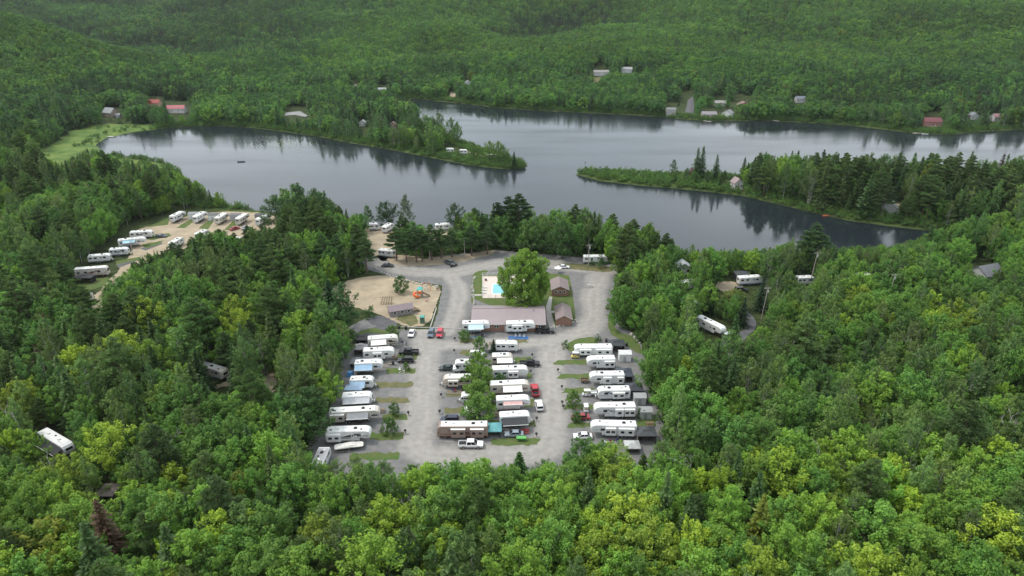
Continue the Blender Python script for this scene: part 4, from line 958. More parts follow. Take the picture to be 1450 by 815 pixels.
# ------------------------------------------------------------------ buildings of the campground
M_BRICK = None
def main_building():
    m_roof = mat('mauve_metal_roof', (.30, .245, .25), .5, .15, noise=.1, scale=.4)
    m_br = bpy.data.materials.new('brown_brick_wall'); m_br.use_nodes = True
    n = m_br.node_tree.nodes; l = m_br.node_tree.links; b = n['Principled BSDF']; b.inputs['Roughness'].default_value = .9
    tx = n.new('ShaderNodeTexBrick'); tc_ = n.new('ShaderNodeTexCoord'); tx.inputs['Scale'].default_value = 4
    tx.inputs['Color1'].default_value = (.26, .12, .075, 1); tx.inputs['Color2'].default_value = (.20, .09, .06, 1); tx.inputs['Mortar'].default_value = (.30, .24, .2, 1)
    mp_ = n.new('ShaderNodeMapping'); mp_.inputs['Rotation'].default_value = (math.pi / 2, 0, 0); l.new(tc_.outputs['Object'], mp_.inputs['Vector']); l.new(mp_.outputs[0], tx.inputs['Vector']); l.new(tx.outputs[0], b.inputs['Base Color'])
    MATS['brick'] = m_br
    A, B = W(667, 470), W(773, 470)
    L = (B - A).length; D = 14.0
    c = (A + B) / 2
    t = thing('service_building', 'long brick service building with mauve metal roof', 'building', (c.x, c.y + D / 2, .04))
    h, r = 2.7, 2.15
    part('wall', t, box(0, 0, h / 2, L - 1.0, D - 1.0, h), m_br)
    v = [(-L/2, -D/2, h - .12), (L/2, -D/2, h - .12), (L/2, 0, h + r), (-L/2, 0, h + r), (L/2, D/2, h - .12), (-L/2, D/2, h - .12)]
    v += [(x, y, z + .1) for x, y, z in v]
    rf = part('roof', t, (v, [(0, 1, 2, 3), (3, 2, 4, 5), (6, 7, 8, 9), (9, 8, 10, 11), (0, 1, 7, 6), (5, 4, 10, 11), (1, 2, 8, 7), (2, 4, 10, 8), (0, 3, 9, 6), (3, 5, 11, 9)]), m_roof)
    sl = math.hypot(D / 2, r + .12)
    for k in range(41):                                                # standing seams
        x = -L / 2 + .1 + (L - .2) * k / 40
        part('roof_rib', rf, lambda: ([(-.03, -D/2, h - .01), (.03, -D/2, h - .01), (.03, 0, h + r + .11), (-.03, 0, h + r + .11), (-.03, -D/2, h + .035), (.03, -D/2, h + .035), (.03, 0, h + r + .155), (-.03, 0, h + r + .155)], [(4, 5, 6, 7), (0, 1, 5, 4), (1, 2, 6, 5), (3, 0, 4, 7)]), m_roof, key='rib', loc=(x, 0, 0))
    part('ridge_cap', rf, box(0, 0, h + r + .14, L, .35, .06), m_roof)
    part('fascia', rf, box(0, -D / 2 - .02, h - .04, L, .05, .2), M_TRIMW)
    part('roof_pipe', rf, cyl((L * .34, -1.2, h + r * .6), (L * .34, -1.2, h + r + .9), .12, n=8), M_STEEL)
    part('gable', t, ([(-L/2 + .5, -D/2 + .5, h), (-L/2 + .5, D/2 - .5, h), (-L/2 + .5, 0, h + r - .15), (L/2 - .5, -D/2 + .5, h), (L/2 - .5, 0, h + r - .15), (L/2 - .5, D/2 - .5, h)], [(0, 1, 2), (3, 4, 5)]), m_br)
    for x in (-.42, -.26, -.16, .14, .30, .43):
        w_ = part('window', t, lambda: box(0, 0, 0, 1.5, .08, .9), M_TRIMW, key='mbw', loc=(x * L, -D / 2 + .48, 1.7))
        for q in (-.37, .37): part('pane', w_, lambda: box(0, -.04, 0, .62, .05, .74), M_GLASS, key='mbp', loc=(q, 0, 0))
    for x in (-.03, .22):
        d_ = part('door', t, box(x * L, -D / 2 + .47, 1.05, .95, .08, 2.1), M_TRIMW); part('handle', d_, box(x * L + .35, -D / 2 + .41, 1.0, .06, .06, .14), M_STEEL)
main_building()

def cabin(label, px, py, sx, sy, wins, three=False):
    c = W(px, py)
    t = thing('cabin', label, 'cabin', (c.x, c.y + sy / 2, .045), 0, 'two brick cabins beside the pool lawn')
    m_roof = mat('brown_shingle_roof', (.22, .175, .17), .8, noise=.2, scale=1.5); h, rs = 2.5, 1.3; hx, hy = sx / 2, sy / 2; o = .35
    part('wall', t, box(0, 0, h / 2, sx, sy, h), MATS['brick'])
    e = h - rs / hx * o
    v = [(-hx - o, -hy - o, e), (-hx - o, hy + o, e), (0, hy + o, h + rs), (0, -hy - o, h + rs), (hx + o, hy + o, e), (hx + o, -hy - o, e)]
    v += [(x, y, z + .1) for x, y, z in v]
    rf = part('roof', t, (v, [(0, 1, 2, 3), (3, 2, 4, 5), (6, 7, 8, 9), (9, 8, 10, 11), (0, 1, 7, 6), (5, 4, 10, 11), (1, 2, 8, 7), (2, 4, 10, 8), (0, 3, 9, 6), (3, 5, 11, 9)]), m_roof)
    part('ridge_cap', rf, box(0, 0, h + rs + .11, .3, sy + 2 * o, .06), m_roof)
    part('gable', t, ([(-hx, -hy, h), (0, -hy, h + rs - .03), (hx, -hy, h), (-hx, hy, h), (hx, hy, h), (0, hy, h + rs - .03)], [(0, 1, 2), (3, 4, 5)]), MATS['brick'])
    for s in (-1, 1): part('barge_board', rf, ([(0, -hy - o - .02, h + rs + .1), (s * (hx + o), -hy - o - .02, e + .1), (s * (hx + o), -hy - o - .02, e - .08), (0, -hy - o - .02, h + rs - .08)], [(0, 1, 2, 3)]), M_TRIMW)
    for i in range(wins):
        x = -hx + sx * (i + 1) / (wins + 1)
        w_ = part('window', t, lambda: box(0, 0, 0, .95, .08, 1.0), M_TRIMW, key='cbw', loc=(x, -hy - .02, 1.6)); part('pane', w_, lambda: box(0, -.04, 0, .72, .05, .76), M_GLASS, key='cbp')
    d_ = part('door', t, box(hx + .01, 0, 1.0, .08, .95, 2.0), M_TRIMW); part('handle', d_, box(hx + .07, .35, 1.0, .06, .06, .14), M_STEEL)
cabin('brick cabin with three white windows in its gable', 793, 419, 5.8, 8.5, 3)
cabin('brick cabin with plain gable beside the white fence', 798.5, 461, 4.8, 9.0, 0)

c = W(566, 447)
t = thing('playground_hut', 'low grey hut with mauve roof and crossed timbers at the sand', 'hut', (c.x, c.y + 1.8, .05), math.radians(22))
mh = paint((.24, .22, .22), .8); mr_ = mat('mauve_shingle', (.24, .19, .20), .8, noise=.2, scale=1.5)
part('wall', t, box(0, 0, 1.1, 7.6, 3.6, 2.2), mh)
v = [(-4.2, -2.2, 2.0), (4.2, -2.2, 2.0), (4.2, 0, 3.3), (-4.2, 0, 3.3), (4.2, 2.2, 2.0), (-4.2, 2.2, 2.0)]; v += [(x, y, z + .1) for x, y, z in v]
rf = part('roof', t, (v, [(0, 1, 2, 3), (3, 2, 4, 5), (6, 7, 8, 9), (9, 8, 10, 11), (0, 1, 7, 6), (5, 4, 10, 11), (1, 2, 8, 7), (2, 4, 10, 8), (0, 3, 9, 6), (3, 5, 11, 9)]), mr_)
part('gable', t, ([(-3.8, -1.8, 2.2), (-3.8, 1.8, 2.2), (-3.8, 0, 3.25), (3.8, -1.8, 2.2), (3.8, 0, 3.25), (3.8, 1.8, 2.2)], [(0, 1, 2), (3, 4, 5)]), mh)
for x in (-2.2, .2, 2.4):
    w_ = part('window', t, lambda: box(0, 0, 0, 1.1, .08, .8), M_TRIMW, key='phw', loc=(x, -1.82, 1.3)); part('pane', w_, lambda: box(0, -.03, 0, .9, .05, .62), M_GLASS, key='php')
part('ramp', t, ([(4.0, -1.0, 1.6), (6.6, -1.0, .1), (6.6, 1.0, .1), (4.0, 1.0, 1.6), (4.0, -1.0, 1.7), (6.6, -1.0, .2), (6.6, 1.0, .2), (4.0, 1.0, 1.7)], [(0, 1, 2, 3), (4, 5, 6, 7), (0, 1, 5, 4), (2, 3, 7, 6), (1, 2, 6, 5), (3, 0, 4, 7)]), M_WOOD)
c = W(548, 430)
t = thing('climbing_frame', 'dark timber climbing frame behind the grey hut', 'climbing frame', (c.x, c.y, .05))
for k in range(5): part('log', t, cyl((-2 + k * .9, -.8, 0), (-1.2 + k * .7, .8, 2.4 + .2 * (k % 2)), .1, n=6), M_WOOD)
for k in range(4): part('crossbar', t, cyl((-2.2, -.6 + k * .4, .6 + k * .5), (2.4, -.5 + k * .4, .7 + k * .5), .07, n=6), M_WOOD)

# playground tower with orange slides
c = W(591, 420)
t = thing('playground_tower', 'orange playground tower with turquoise roof and tube slide', 'playground', (c.x, c.y, .05))
m_or, m_tq, m_gr = paint((.75, .16, .03)), paint((.10, .42, .38)), paint((.2, .22, .24))
for a in (-1, 1):
    for b_ in (-1, 1): part('post', t, lambda: cyl((0, 0, 0), (0, 0, 3.0), .08, n=8), m_gr, key='ptp', loc=(1 + a * .8, b_ * .8, 0))
part('deck', t, box(1, 0, 1.4, 1.8, 1.8, .12), m_gr)
part('roof', t, frustum((-.1, 2.1, -1.1, 1.1), (.9, 1.1, -.1, .1), 3.0, 3.9), m_tq)
pv, pf = [], []
for i in range(15):
    a = i / 14 * 4.6; r = 1.0
    pv.append((-.1 - r * math.sin(a) * .9 - .2 * i / 14, -.4 - r * (1 - math.cos(a)) * .6, 1.9 - 1.5 * i / 14))
part('slide_tube', t, join(*[cyl(pv[i], pv[i + 1], .42, n=10) for i in range(14)]), m_or)
part('panel', t, join(box(1, -.86, 1.9, 1.6, .06, .9), box(.14, 0, 2.2, .06, 1.5, .5)), m_or)
part('open_slide', t, join(prism([(1.8, 1.35), (4.2, .2), (4.4, .2), (4.4, .28), (1.9, 1.5)], .7, 0, .2), prism([(1.8, 1.5), (4.3, .3), (4.3, .45), (1.8, 1.7)], .06, 0, .55), prism([(1.8, 1.5), (4.3, .3), (4.3, .45), (1.8, 1.7)], .06, 0, -.15)), M_WOOD)
part('stair', t, join(*[box(1.0, 1.0 + k * .3, 1.2 - k * .28, .9, .3, .08) for k in range(5)]), m_gr)
c = W(604, 412)
t = thing('swing_set', 'tall orange post swing with hanging seats on the sand', 'swing', (c.x, c.y, .05))
for s in (-1, 1): part('post', t, cyl((s * 1.6, 0, 0), (s * 1.3, 0, 3.0), .09, n=8), paint((.7, .18, .04)))
part('crossbar', t, cyl((-1.4, 0, 3.0), (1.4, 0, 3.0), .07, n=8), paint((.7, .18, .04)))
for x in (-.6, .6):
    s_ = part('swing_seat', t, box(x, 0, .55, .5, .22, .05), M_BLACK)
    part('chain', s_, join(cyl((x - .22, 0, .55), (x - .22, 0, 2.98), .012, n=4), cyl((x + .22, 0, .55), (x + .22, 0, 2.98), .012, n=4)), M_STEEL)
c = W(604.5, 427)
t = thing('spring_rider', 'small pink spring rider on the sand', 'rider', (c.x, c.y, .05))
part('spring', t, cyl((0, 0, 0), (0, 0, .5), .14, n=8), M_DKGREY); part('seat', t, prism([(-.6, .5), (.5, .5), (.75, .95), (.5, 1.0), (.3, .7), (-.4, .7), (-.65, .9)], .35, .05), paint((.55, .25, .24)))
c = W(598, 458)
t = thing('toilet_booth', 'narrow green booth with turquoise roof at the sand edge', 'booth', (c.x, c.y + .6, .05))
part('cabin', t, box(0, 0, 1.1, 1.4, 1.3, 2.2), paint((.04, .16, .10))); part('roof', t, frustum((-.85, .85, -.85, .85), (-.7, .7, -.4, .4), 2.2, 2.55), paint((.08, .32, .26))); part('door', t, box(.05, -.67, 1.0, .8, .05, 1.9), paint((.10, .14, .10)))
c = W(621, 411)
t = thing('park_bench', 'dark bench at the stone edging of the playground', 'bench', (c.x, c.y, .05), .4)
part('seat', t, box(0, 0, .45, 1.6, .45, .06), M_WOOD); part('backrest', t, box(0, .24, .8, 1.6, .06, .45), M_WOOD)
for s in (-1, 1): part('leg', t, box(s * .65, 0, .21, .08, .4, .42), M_DKGREY)
# edging stones around playground and lawn
def stones(label, pts, step, size):
    k = 0
    t = thing('stone_edging', label, 'edging', (W(*pts[0]).x, W(*pts[0]).y, .05)); o = t.location
    rr_ = random.Random(5)
    for i in range(len(pts) - 1):
        A, B = W(*pts[i]), W(*pts[i + 1]); nn = int((B - A).length / step)
        for j in range(nn):
            p = A + (B - A) * (j / nn)
            s = part('stone', t, lambda: frustum((-.5, .5, -.4, .4), (-.36, .34, -.28, .26), -.05, .55), M_CONC, key='stone', loc=(p.x - o.x + rr_.uniform(-.2, .2), p.y - o.y + rr_.uniform(-.2, .2), 0))
            s.scale = (size * rr_.uniform(.6, 1.2),) * 2 + (size * rr_.uniform(.6, 1.1),); s.rotation_euler = (0, 0, rr_.uniform(0, 3))
stones('pale boulders edging the playground sand', [(532, 381), (556, 392), (585, 401), (610, 405), (627, 407)], 1.6, 1.1)
stones('pale boulders edging the lawn by the pool', [(671, 431), (669, 400), (674, 390)], 1.5, .9)
stones('pale boulders around the corner by the plain gable cabin', [(780, 466), (792, 461), (806, 458), (816, 456), (815, 450)], 1.1, .9)
stones('grey boulders at the end of the gravel bay', [(894, 474), (902, 482), (908, 490)], 1.4, 1.0)
def kerb(label, pts, h=.14, w=.3):
    vs_, fs = [], []
    Q = [W(*p) for p in pts]
    for i in range(len(Q) - 1):
        d = (Q[i + 1] - Q[i]).normalized(); nrm = Vector((-d.y, d.x, 0)) * w / 2; o = len(vs_)
        for q in (Q[i], Q[i + 1]):
            for s, z in ((-1, 0), (-1, h), (1, h), (1, 0)): vs_.append((q.x + s * nrm.x, q.y + s * nrm.y, .04 + z))
        fs += [(o, o + 1, o + 5, o + 4), (o + 1, o + 2, o + 6, o + 5), (o + 2, o + 3, o + 7, o + 6), (o, o + 3, o + 2, o + 1), (o + 4, o + 5, o + 6, o + 7)]
    m_ = bpy.data.meshes.new('kerb'); m_.from_pydata(vs_, [], fs); m_.materials.append(M_CONC); m_.update()
    o = bpy.data.objects.new('kerb', m_); COL.objects.link(o); tag(o, label, None, None, 'structure')
kerb('pale concrete kerb in front of the parked suvs', [(568, 463), (609, 464), (664, 466)])
kerb('pale concrete kerb beside the playground sand', [(609.5, 463), (618, 436)])
sheet('path', P((773, 434), (778, 420), (782, 420), (780, 440), (786, 462), (778, 464), (774, 450)), .058, M_CONC, 'pale paved path between building and cabins')
sheet('path', P((780, 440), (790, 440), (790, 442.5), (780, 443)), .062, M_CONC, 'short paved path to the plain gable cabin')
sheet('path', P((671, 416.5), (683, 416.5), (683, 418.5), (671, 418.5)), .058, M_CONC, 'short paved path to the pool gate')

# pool
deck_px = [(683, 422), (683, 391), (745, 391), (748, 422)]
sheet('pool_deck', P(*deck_px), .064, mat('pool_paving', (.58, .50, .44), .85, noise=.15, scale=1), 'pale concrete deck around the swimming pool')
m_pool = mat('pool_water', (.16, .45, .48), .08)
sheet('pool_coping', P((696, 416.5), (697, 401.5), (736, 401.5), (737, 416.5)), .070, M_TRIMW, 'white coping of the swimming pool')
sheet('pool_water', P((697.5, 415.5), (698.5, 402.5), (735, 402.5), (735.5, 415.5)), .076, m_pool, 'turquoise water of the swimming pool')
R_ = [W(*p) for p in deck_px]
o0 = R_[0]
t = thing('pool_fence', 'white post fence around the pool deck', 'fence', (o0.x, o0.y, .06))
for i in range(4):
    A, B = R_[i], R_[(i + 1) % 4]; nn = max(2, int((B - A).length / 2.0))
    for j in range(nn):
        p = A + (B - A) * (j / nn); part('fence_post', t, lambda: box(0, 0, .7, .1, .1, 1.4), M_TRIMW, key='fp', loc=(p.x - o0.x, p.y - o0.y, 0))
    for z in (.25, .8, 1.35): part('rail', t, cyl((A.x - o0.x, A.y - o0.y, z), (B.x - o0.x, B.y - o0.y, z), .035, n=4), M_TRIMW)
for k, (px, py) in enumerate(((687.5, 407.5), (687, 411), (686.5, 415))):
    c = W(px, py); t = thing('sun_lounger', 'white plastic sun lounger on the pool deck', 'lounger', (c.x, c.y, .066), 0, 'white loungers by the pool')
    part('frame', t, join(box(0, 0, .3, 1.3, .6, .06), *[box(x, y, .15, .06, .06, .3) for x in (-.55, .55) for y in (-.25, .25)]), M_TRIMW)
    part('backrest', t, prism([(-.6, .3), (-.55, .36), (-1.1, .75), (-1.15, .7)], .6), M_TRIMW)
c = W(688, 397.5); t = thing('planter_pot', 'round brown planter pot at the pool corner', 'planter', (c.x, c.y, .066))
part('pot', t, cyl((0, 0, 0), (0, 0, .7), .35, .5, n=10), paint((.22, .08, .05))); part('soil', t, cyl((0, 0, .7), (0, 0, .72), .45, n=10), M_BLACK)
for px, py, rgb, lab in ((735, 400, (.5, .2, .08), 'rusty red parasol under the big maple by the pool'), (790, 386, (.68, .68, .66), 'white parasol at the verge behind the three window cabin')):
    c = W(px, py); t = thing('parasol', lab, 'parasol', (c.x, c.y, .066))
    part('pole', t, cyl((0, 0, 0), (0, 0, 2.4), .03, n=6), M_STEEL); part('canopy', t, cyl((0, 0, 2.0), (0, 0, 2.6), 1.5, .05, n=8), mat('parasol_%d' % int(rgb[0] * 100), rgb, .8)); part('foot', t, cyl((0, 0, 0), (0, 0, .12), .3, n=8), M_CONC)
c = W(834, 406); t = thing('road_island', 'small stone ring around a low post in the junction', 'stone ring', (c.x, c.y, .03))
for k in range(14):
    a = k * math.tau / 14; part('stone', t, lambda: frustum((-.22, .22, -.18, .18), (-.16, .14, -.1, .12), 0, .32), M_CONC, key='rst', loc=(1.5 * math.cos(a), 1.1 * math.sin(a), 0))
part('sign_board', t, box(0, 0, .5, 1.2, .25, .55), M_TRIMW)

# utility poles and wires
def utility_pole(label, px, py, h, lean=0., arm=True, z=0):
    c = W(px, py); t = thing('utility_pole', label, 'utility pole', (c.x, c.y, z), 0, 'wooden utility poles'); t.rotation_euler = (0, math.radians(lean), .2)
    part('pole', t, cyl((0, 0, 0), (0, 0, h), .17, .11, n=8), M_POLE)
    if arm:
        a_ = part('crossarm', t, box(0, 0, h - .5, 2.4, .12, .12), M_POLE)
        for x in (-1.1, -.4, .4, 1.1): part('insulator', a_, lambda: cyl((0, 0, 0), (0, 0, .18), .05, n=6), M_TRIMW, key='ins', loc=(x, 0, h - .44))
        part('transformer', t, cyl((.3, 0, h - 2.0), (.3, 0, h - 1.1), .22, n=10), mat('transformer_grey', (.5, .52, .52), .5))
    return c + Vector((math.sin(math.radians(lean)) * h, 0, h - .3))
tops = [utility_pole('wooden utility pole at the pine edge beside the sandy lane', 609, 369, 11), utility_pole('slim wooden utility pole near the pine trunks', 658, 365, 8.5, arm=False), utility_pole('wooden utility pole by the hedge and white trailer', 833, 378, 9.5),
        utility_pole('wooden utility pole leaning over the asphalt lane', 1078, 452, 11.5, 3), utility_pole('tall wooden utility pole above the clearing trailers', 1146, 404, 13, 4), utility_pole('wooden utility pole in the eastern foliage', 1255, 434, 12, 2)]
def wire(A, B, label):
    n_ = 10; pts = [A + (B - A) * (i / n_) - Vector((0, 0, .9 * math.sin(math.pi * i / n_))) for i in range(n_ + 1)]
    g = join(*[cyl(pts[i], pts[i + 1], .03, n=4) for i in range(n_)])
    o = bpy.data.objects.new('overhead_wire', mesh_of('overhead_wire', g, M_BLACK)); COL.objects.link(o); tag(o, label, 'wire', 'overhead wires')
for i, j in ((0, 1), (1, 2)):
    for dz in (0, -1.2): wire(tops[i] + Vector((0, 0, dz)), tops[j] + Vector((0, 0, dz)), 'thin overhead wire between poles along the beach pines' if j == 1 else 'thin overhead wire passing behind the big maple')
wire(tops[3], tops[4], 'thin overhead wire from the lane pole to the tall pole'); wire(tops[4], tops[5], 'thin overhead wire into the eastern foliage')

# ------------------------------------------------------------------ houses near and far
house('grey hip style house roof rising from the eastern trees', 1392, 398, 9, 8, 4.2, (.5, .5, .5), (.22, .23, .25), 20, 'x', 2.4, z=0, group='houses in the eastern woods')
house('white tent like cabin at the lake edge of the clearing', 966, 386, 4.5, 4.5, 3.2, (.7, .7, .7), (.55, .57, .6), 0, 'y', 1.5, z=0, group='houses in the eastern woods')
GF, GP = 'cottages along the far shore', 'cottages on the wooded points'
house('grey roofed cottage with wooden gable at the edge of the bay meadow', 158, 165, 12, 9, 4.2, (.34, .26, .22), (.34, .37, .38), -25, 'x', 4.0, group=GF)
house('low outbuilding with pale roof beside the grey roofed cottage', 168, 166, 4, 4, 2.6, (.5, .5, .5), (.5, .52, .53), 0, 'x', 1.0, group=GF)
house('house with bright red roof half hidden by trees', 219, 151, 13, 9, 4.4, (.5, .34, .26), (.42, .07, .05), 0, 'x', 3.0, group=GF)
house('white house with pink roof facing the bay', 251, 160, 17, 9, 4.8, (.68, .68, .68), (.55, .17, .18), 6, 'x', 2.6, group=GF, deck=True, nwin=5)
house('dark green cottage sunk in the hillside trees', 70, 178, 10, 8, 3.8, (.10, .14, .13), (.12, .15, .15), 0, 'x', 2.2, group=GF)
house('white bungalow up the slope above the dry lawn', 851, 106, 20, 10, 4.0, (.6, .58, .57), (.36, .34, .33), 4, 'x', 2.0, group=GF, nwin=5)
house('pale bungalow beside the white one up the slope', 886, 102, 16, 9, 4.0, (.62, .62, .62), (.5, .5, .5), -8, 'x', 2.2, group=GF, nwin=4)
house('grey boxy two storey cottage at the waterline', 949, 163, 9, 8, 6.2, (.42, .40, .38), (.28, .28, .28), 0, 'x', 1.2, group=GF)
house('mauve roofed cottage with wide deck at the water', 1003, 166, 14, 9, 3.4, (.45, .36, .33), (.34, .31, .33), -6, 'x', 2.2, group=GF, deck=True, nwin=5)
house('white narrow cottage beside the mauve roofed one', 1030, 166, 9, 8, 4.4, (.72, .72, .72), (.32, .33, .34), -40, 'y', 2.6, group=GF)
house('pale cottage with antenna behind the white narrow one', 1019, 150, 12, 8, 3.8, (.52, .5, .46), (.4, .38, .36), 0, 'x', 2.0, group=GF)
house('red brick house with peaked gable among the shore trees', 1052, 155, 13, 9, 4.8, (.36, .15, .13), (.30, .17, .16), 0, 'y', 3.2, group=GF, chimney=True)
house('small white cottage with blue grey roof set back in trees', 1132, 145, 10, 8, 4.4, (.7, .7, .7), (.24, .26, .30), 0, 'x', 2.2, group=GF)
house('dark red roofed house close to the far shore point', 1318, 178, 14, 10, 4.4, (.42, .20, .18), (.24, .075, .085), -8, 'x', 3.0, group=GF, deck=True, nwin=4)
house('small white cottage with grey gable by the eastern docks', 1377, 169, 7, 7, 4.0, (.62, .62, .62), (.28, .3, .32), 0, 'y', 2.4, group=GF)
house('pink roofed white cottage above the eastern docks', 1410, 171, 9, 8, 4.4, (.66, .64, .62), (.42, .24, .24), 0, 'x', 2.4, group=GF)
house('white gabled house with salmon barn boards on the long point', 1042, 268, 5.4, 6, 4.4, (.55, .53, .51), (.42, .32, .31), 10, 'y', 2.6, group=GP, deck=True)
house('white a frame house on the sandy knoll of the long point', 1259, 302, 8, 8, 3.0, (.55, .55, .53), (.62, .62, .6), -28, 'y', 4.2, group=GP)
house('white cottage in the trees of the middle point', 610, 205, 6, 6, 3.4, (.68, .68, .67), (.6, .6, .6), 0, 'x', 1.6, group=GP)
house('tiny white cottage roof above the shrubs of the middle point', 514, 178, 6, 6, 3.4, (.72, .72, .7), (.68, .68, .68), 0, 'y', 1.8, group=GP)
house('tan cottage gable among the middle point trees', 557, 182, 5, 5, 4.4, (.46, .36, .28), (.35, .28, .24), 0, 'y', 1.8, group=GP)
house('grey cottage roof in the trees behind the channel', 540, 131, 12, 8, 3.8, (.5, .5, .5), (.46, .48, .48), 0, 'x', 2.0, group=GF)
house('small tan cottage gable behind the channel', 503, 128, 7, 6, 5.0, (.5, .38, .33), (.4, .3, .27), 0, 'y', 2.0, group=GF)
house('white cottage gable high above the channel trees', 662, 123, 7, 7, 5.5, (.7, .72, .74), (.5, .55, .6), 0, 'y', 2.0, group=GF)
for px, py, L_, lab, rz in ((692, 226, 8, 'white caravan near the tip of the middle point', 0), (655, 219, 5, 'small white caravan behind shrubs on the middle point', 0), (636, 217, 5, 'white trailer beside the dry lawn of the middle point', 0)):
    A = W(px - 4, py); rv(lab, 'travel_trailer', (px - 4, py), (px + 4, py), 'R', WH, GRY, group='caravans on the middle point', L=L_, ac=1, z0=height1(A.x, A.y))

# docks and boats on the lake
def dock(label, px, py, L, rz, w=1.6):
    c = W(px, py, WATER_Z); t = thing('dock', label, 'dock', (c.x, c.y, WATER_Z), math.radians(rz), 'wooden docks along the shore')
    for k in range(int(L / .8)): part('plank', t, lambda: box(0, 0, .42, .72, w, .07), mat('grey_dock_wood', (.52, .49, .45), .9, noise=.25, scale=2), key=('pl', w), loc=(-L / 2 + .4 + k * .8, 0, 0))
    for x in (-L / 2 + .3, 0, L / 2 - .3):
        for s in (-1, 1): part('pile', t, lambda: cyl((0, 0, -2.2), (0, 0, .7), .09, n=6), M_WOOD, key='pile', loc=(x, s * (w / 2 + .12), 0))
dock('long pale dock bent out from the bay meadow', 150, 193.5, 13, -10, 2.2)
dock('pale dock below the grey roofed cottage', 205, 181, 9, -25, 2.2)
for px, py, L_, rz, lab in ((640, 140, 7, -70, 'short dock at the sandy landing of the channel'), (742, 154, 6, 0, 'white dock below the channel forest'), (818, 157, 6, -80, 'white dock beneath the dark spruces'), (855, 158, 8, 30, 'pale slanting dock beneath the bungalows'), (877, 160, 7, 55, 'pale slanting dock beside the dome shrub'),
                        (1002, 172, 7, -30, 'pale dock at the mauve roofed cottage'), (1096, 171, 9, -50, 'pale dock pointing into the wide lake'), (1262, 182, 8, -20, 'pale dock before the shore point'), (1300, 189, 8, 0, 'grey dock below the dark red roofed house'), (1398, 184, 9, -30, 'pale dock at the eastern cottages'), (1412, 183, 9, 20, 'white dock with boat lift at the eastern cottages')):
    dock(lab, px, py, L_, rz)
def rowboat(label, px, py, rz, L, rgb, z=WATER_Z):
    c = W(px, py, z); t = thing('rowing_boat', label, 'boat', (c.x, c.y, z - .12), math.radians(rz), 'small boats on the lake')
    sec = [(-.5, .40), (-.25, .5), (.1, .5), (.35, .33), (.5, .03)]; v, f = [], []
    for fx, hw in sec: v += [(fx * L, -hw * 1.3, .55), (fx * L, -hw * .7, .0), (fx * L, hw * .7, .0), (fx * L, hw * 1.3, .55), (fx * L, hw * 1.1, .55), (fx * L, hw * .55, .12), (fx * L, -hw * .55, .12), (fx * L, -hw * 1.1, .55)]
    for i in range(4):
        for j in range(8): f.append((i * 8 + j, i * 8 + (j + 1) % 8, i * 8 + 8 + (j + 1) % 8, i * 8 + 8 + j))
    f += [tuple(range(7, -1, -1)), tuple(range(32, 40))]
    part('hull', t, (v, f), paint(rgb))
    for x in (-.25, .1): part('thwart', t, box(x * L, 0, .42, .25, 1.0, .05), M_WOOD)
    part('motor', t, join(box(-.53 * L, 0, .75, .3, .25, .4), box(-.53 * L, 0, .2, .1, .08, .8)), M_BLACK)
rowboat('small dark fishing boat adrift in the bay', 342, 229, 5, 4.6, (.04, .045, .05))
rowboat('orange and white boat pulled up at the long point', 1171, 305.5, 10, 4.5, (.7, .2, .08))
rowboat('white boat moored at the grey dock', 1310, 190, 0, 5, (.72, .72, .72))
c = W(828, 244, WATER_Z); t = thing('channel_marker', 'thin dark marker mast at the tip of the long point', 'marker', (c.x, c.y, WATER_Z - .5))
part('mast', t, cyl((0, 0, 0), (0, 0, 7.0), .14, .06, n=6), M_DKGREY); part('topmark', t, cyl((0, 0, 6.4), (0, 0, 7.3), .3, .05, n=8), M_DKGREY)
# ------------------------------------------------------------------ trees
def leaf_material(name, noise_scale=.8, trans=.28, rough=.55):
    m = bpy.data.materials.new(name); m.use_nodes = True
    n = m.node_tree.nodes; l = m.node_tree.links; n.clear()
    out = n.new('ShaderNodeOutputMaterial')
    at = n.new('ShaderNodeAttribute'); at.attribute_type = 'INSTANCER'; at.attribute_name = 'tint'
    sv = n.new('ShaderNodeAttribute'); sv.attribute_name = 'leaf_tone'
    hs = n.new('ShaderNodeHueSaturation'); 
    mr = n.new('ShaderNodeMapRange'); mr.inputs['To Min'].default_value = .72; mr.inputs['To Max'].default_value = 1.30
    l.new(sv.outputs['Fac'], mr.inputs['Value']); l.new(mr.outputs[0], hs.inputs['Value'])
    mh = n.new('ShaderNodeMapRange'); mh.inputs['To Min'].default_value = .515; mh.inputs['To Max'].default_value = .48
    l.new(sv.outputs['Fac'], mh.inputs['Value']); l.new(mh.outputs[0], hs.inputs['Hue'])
    l.new(at.outputs['Color'], hs.inputs['Color'])
    d = n.new('ShaderNodeBsdfDiffuse'); tr = n.new('ShaderNodeBsdfTranslucent'); mx = n.new('ShaderNodeMixShader'); mx.inputs[0].default_value = trans
    l.new(hs.outputs[0], d.inputs['Color']); l.new(hs.outputs[0], tr.inputs['Color'])
    l.new(d.outputs[0], mx.inputs[1]); l.new(tr.outputs[0], mx.inputs[2])
    g = n.new('ShaderNodeBsdfGlossy'); g.inputs['Roughness'].default_value = rough; g.inputs['Color'].default_value = (.9, .95, 1, 1)
    m2 = n.new('ShaderNodeMixShader'); m2.inputs[0].default_value = .018
    l.new(mx.outputs[0], m2.inputs[1]); l.new(g.outputs[0], m2.inputs[2]); l.new(m2.outputs[0], out.inputs['Surface'])
    return m
M_LEAF = leaf_material('leaves')
M_BARK = mat('grey_brown_bark', (.10, .085, .07), .95, noise=.4, scale=4)
M_BIRCH = mat('pale_birch_bark', (.42, .40, .37), .9, noise=.45, scale=3)
M_PBARK = mat('pine_bark', (.14, .095, .07), .95, noise=.4, scale=4)
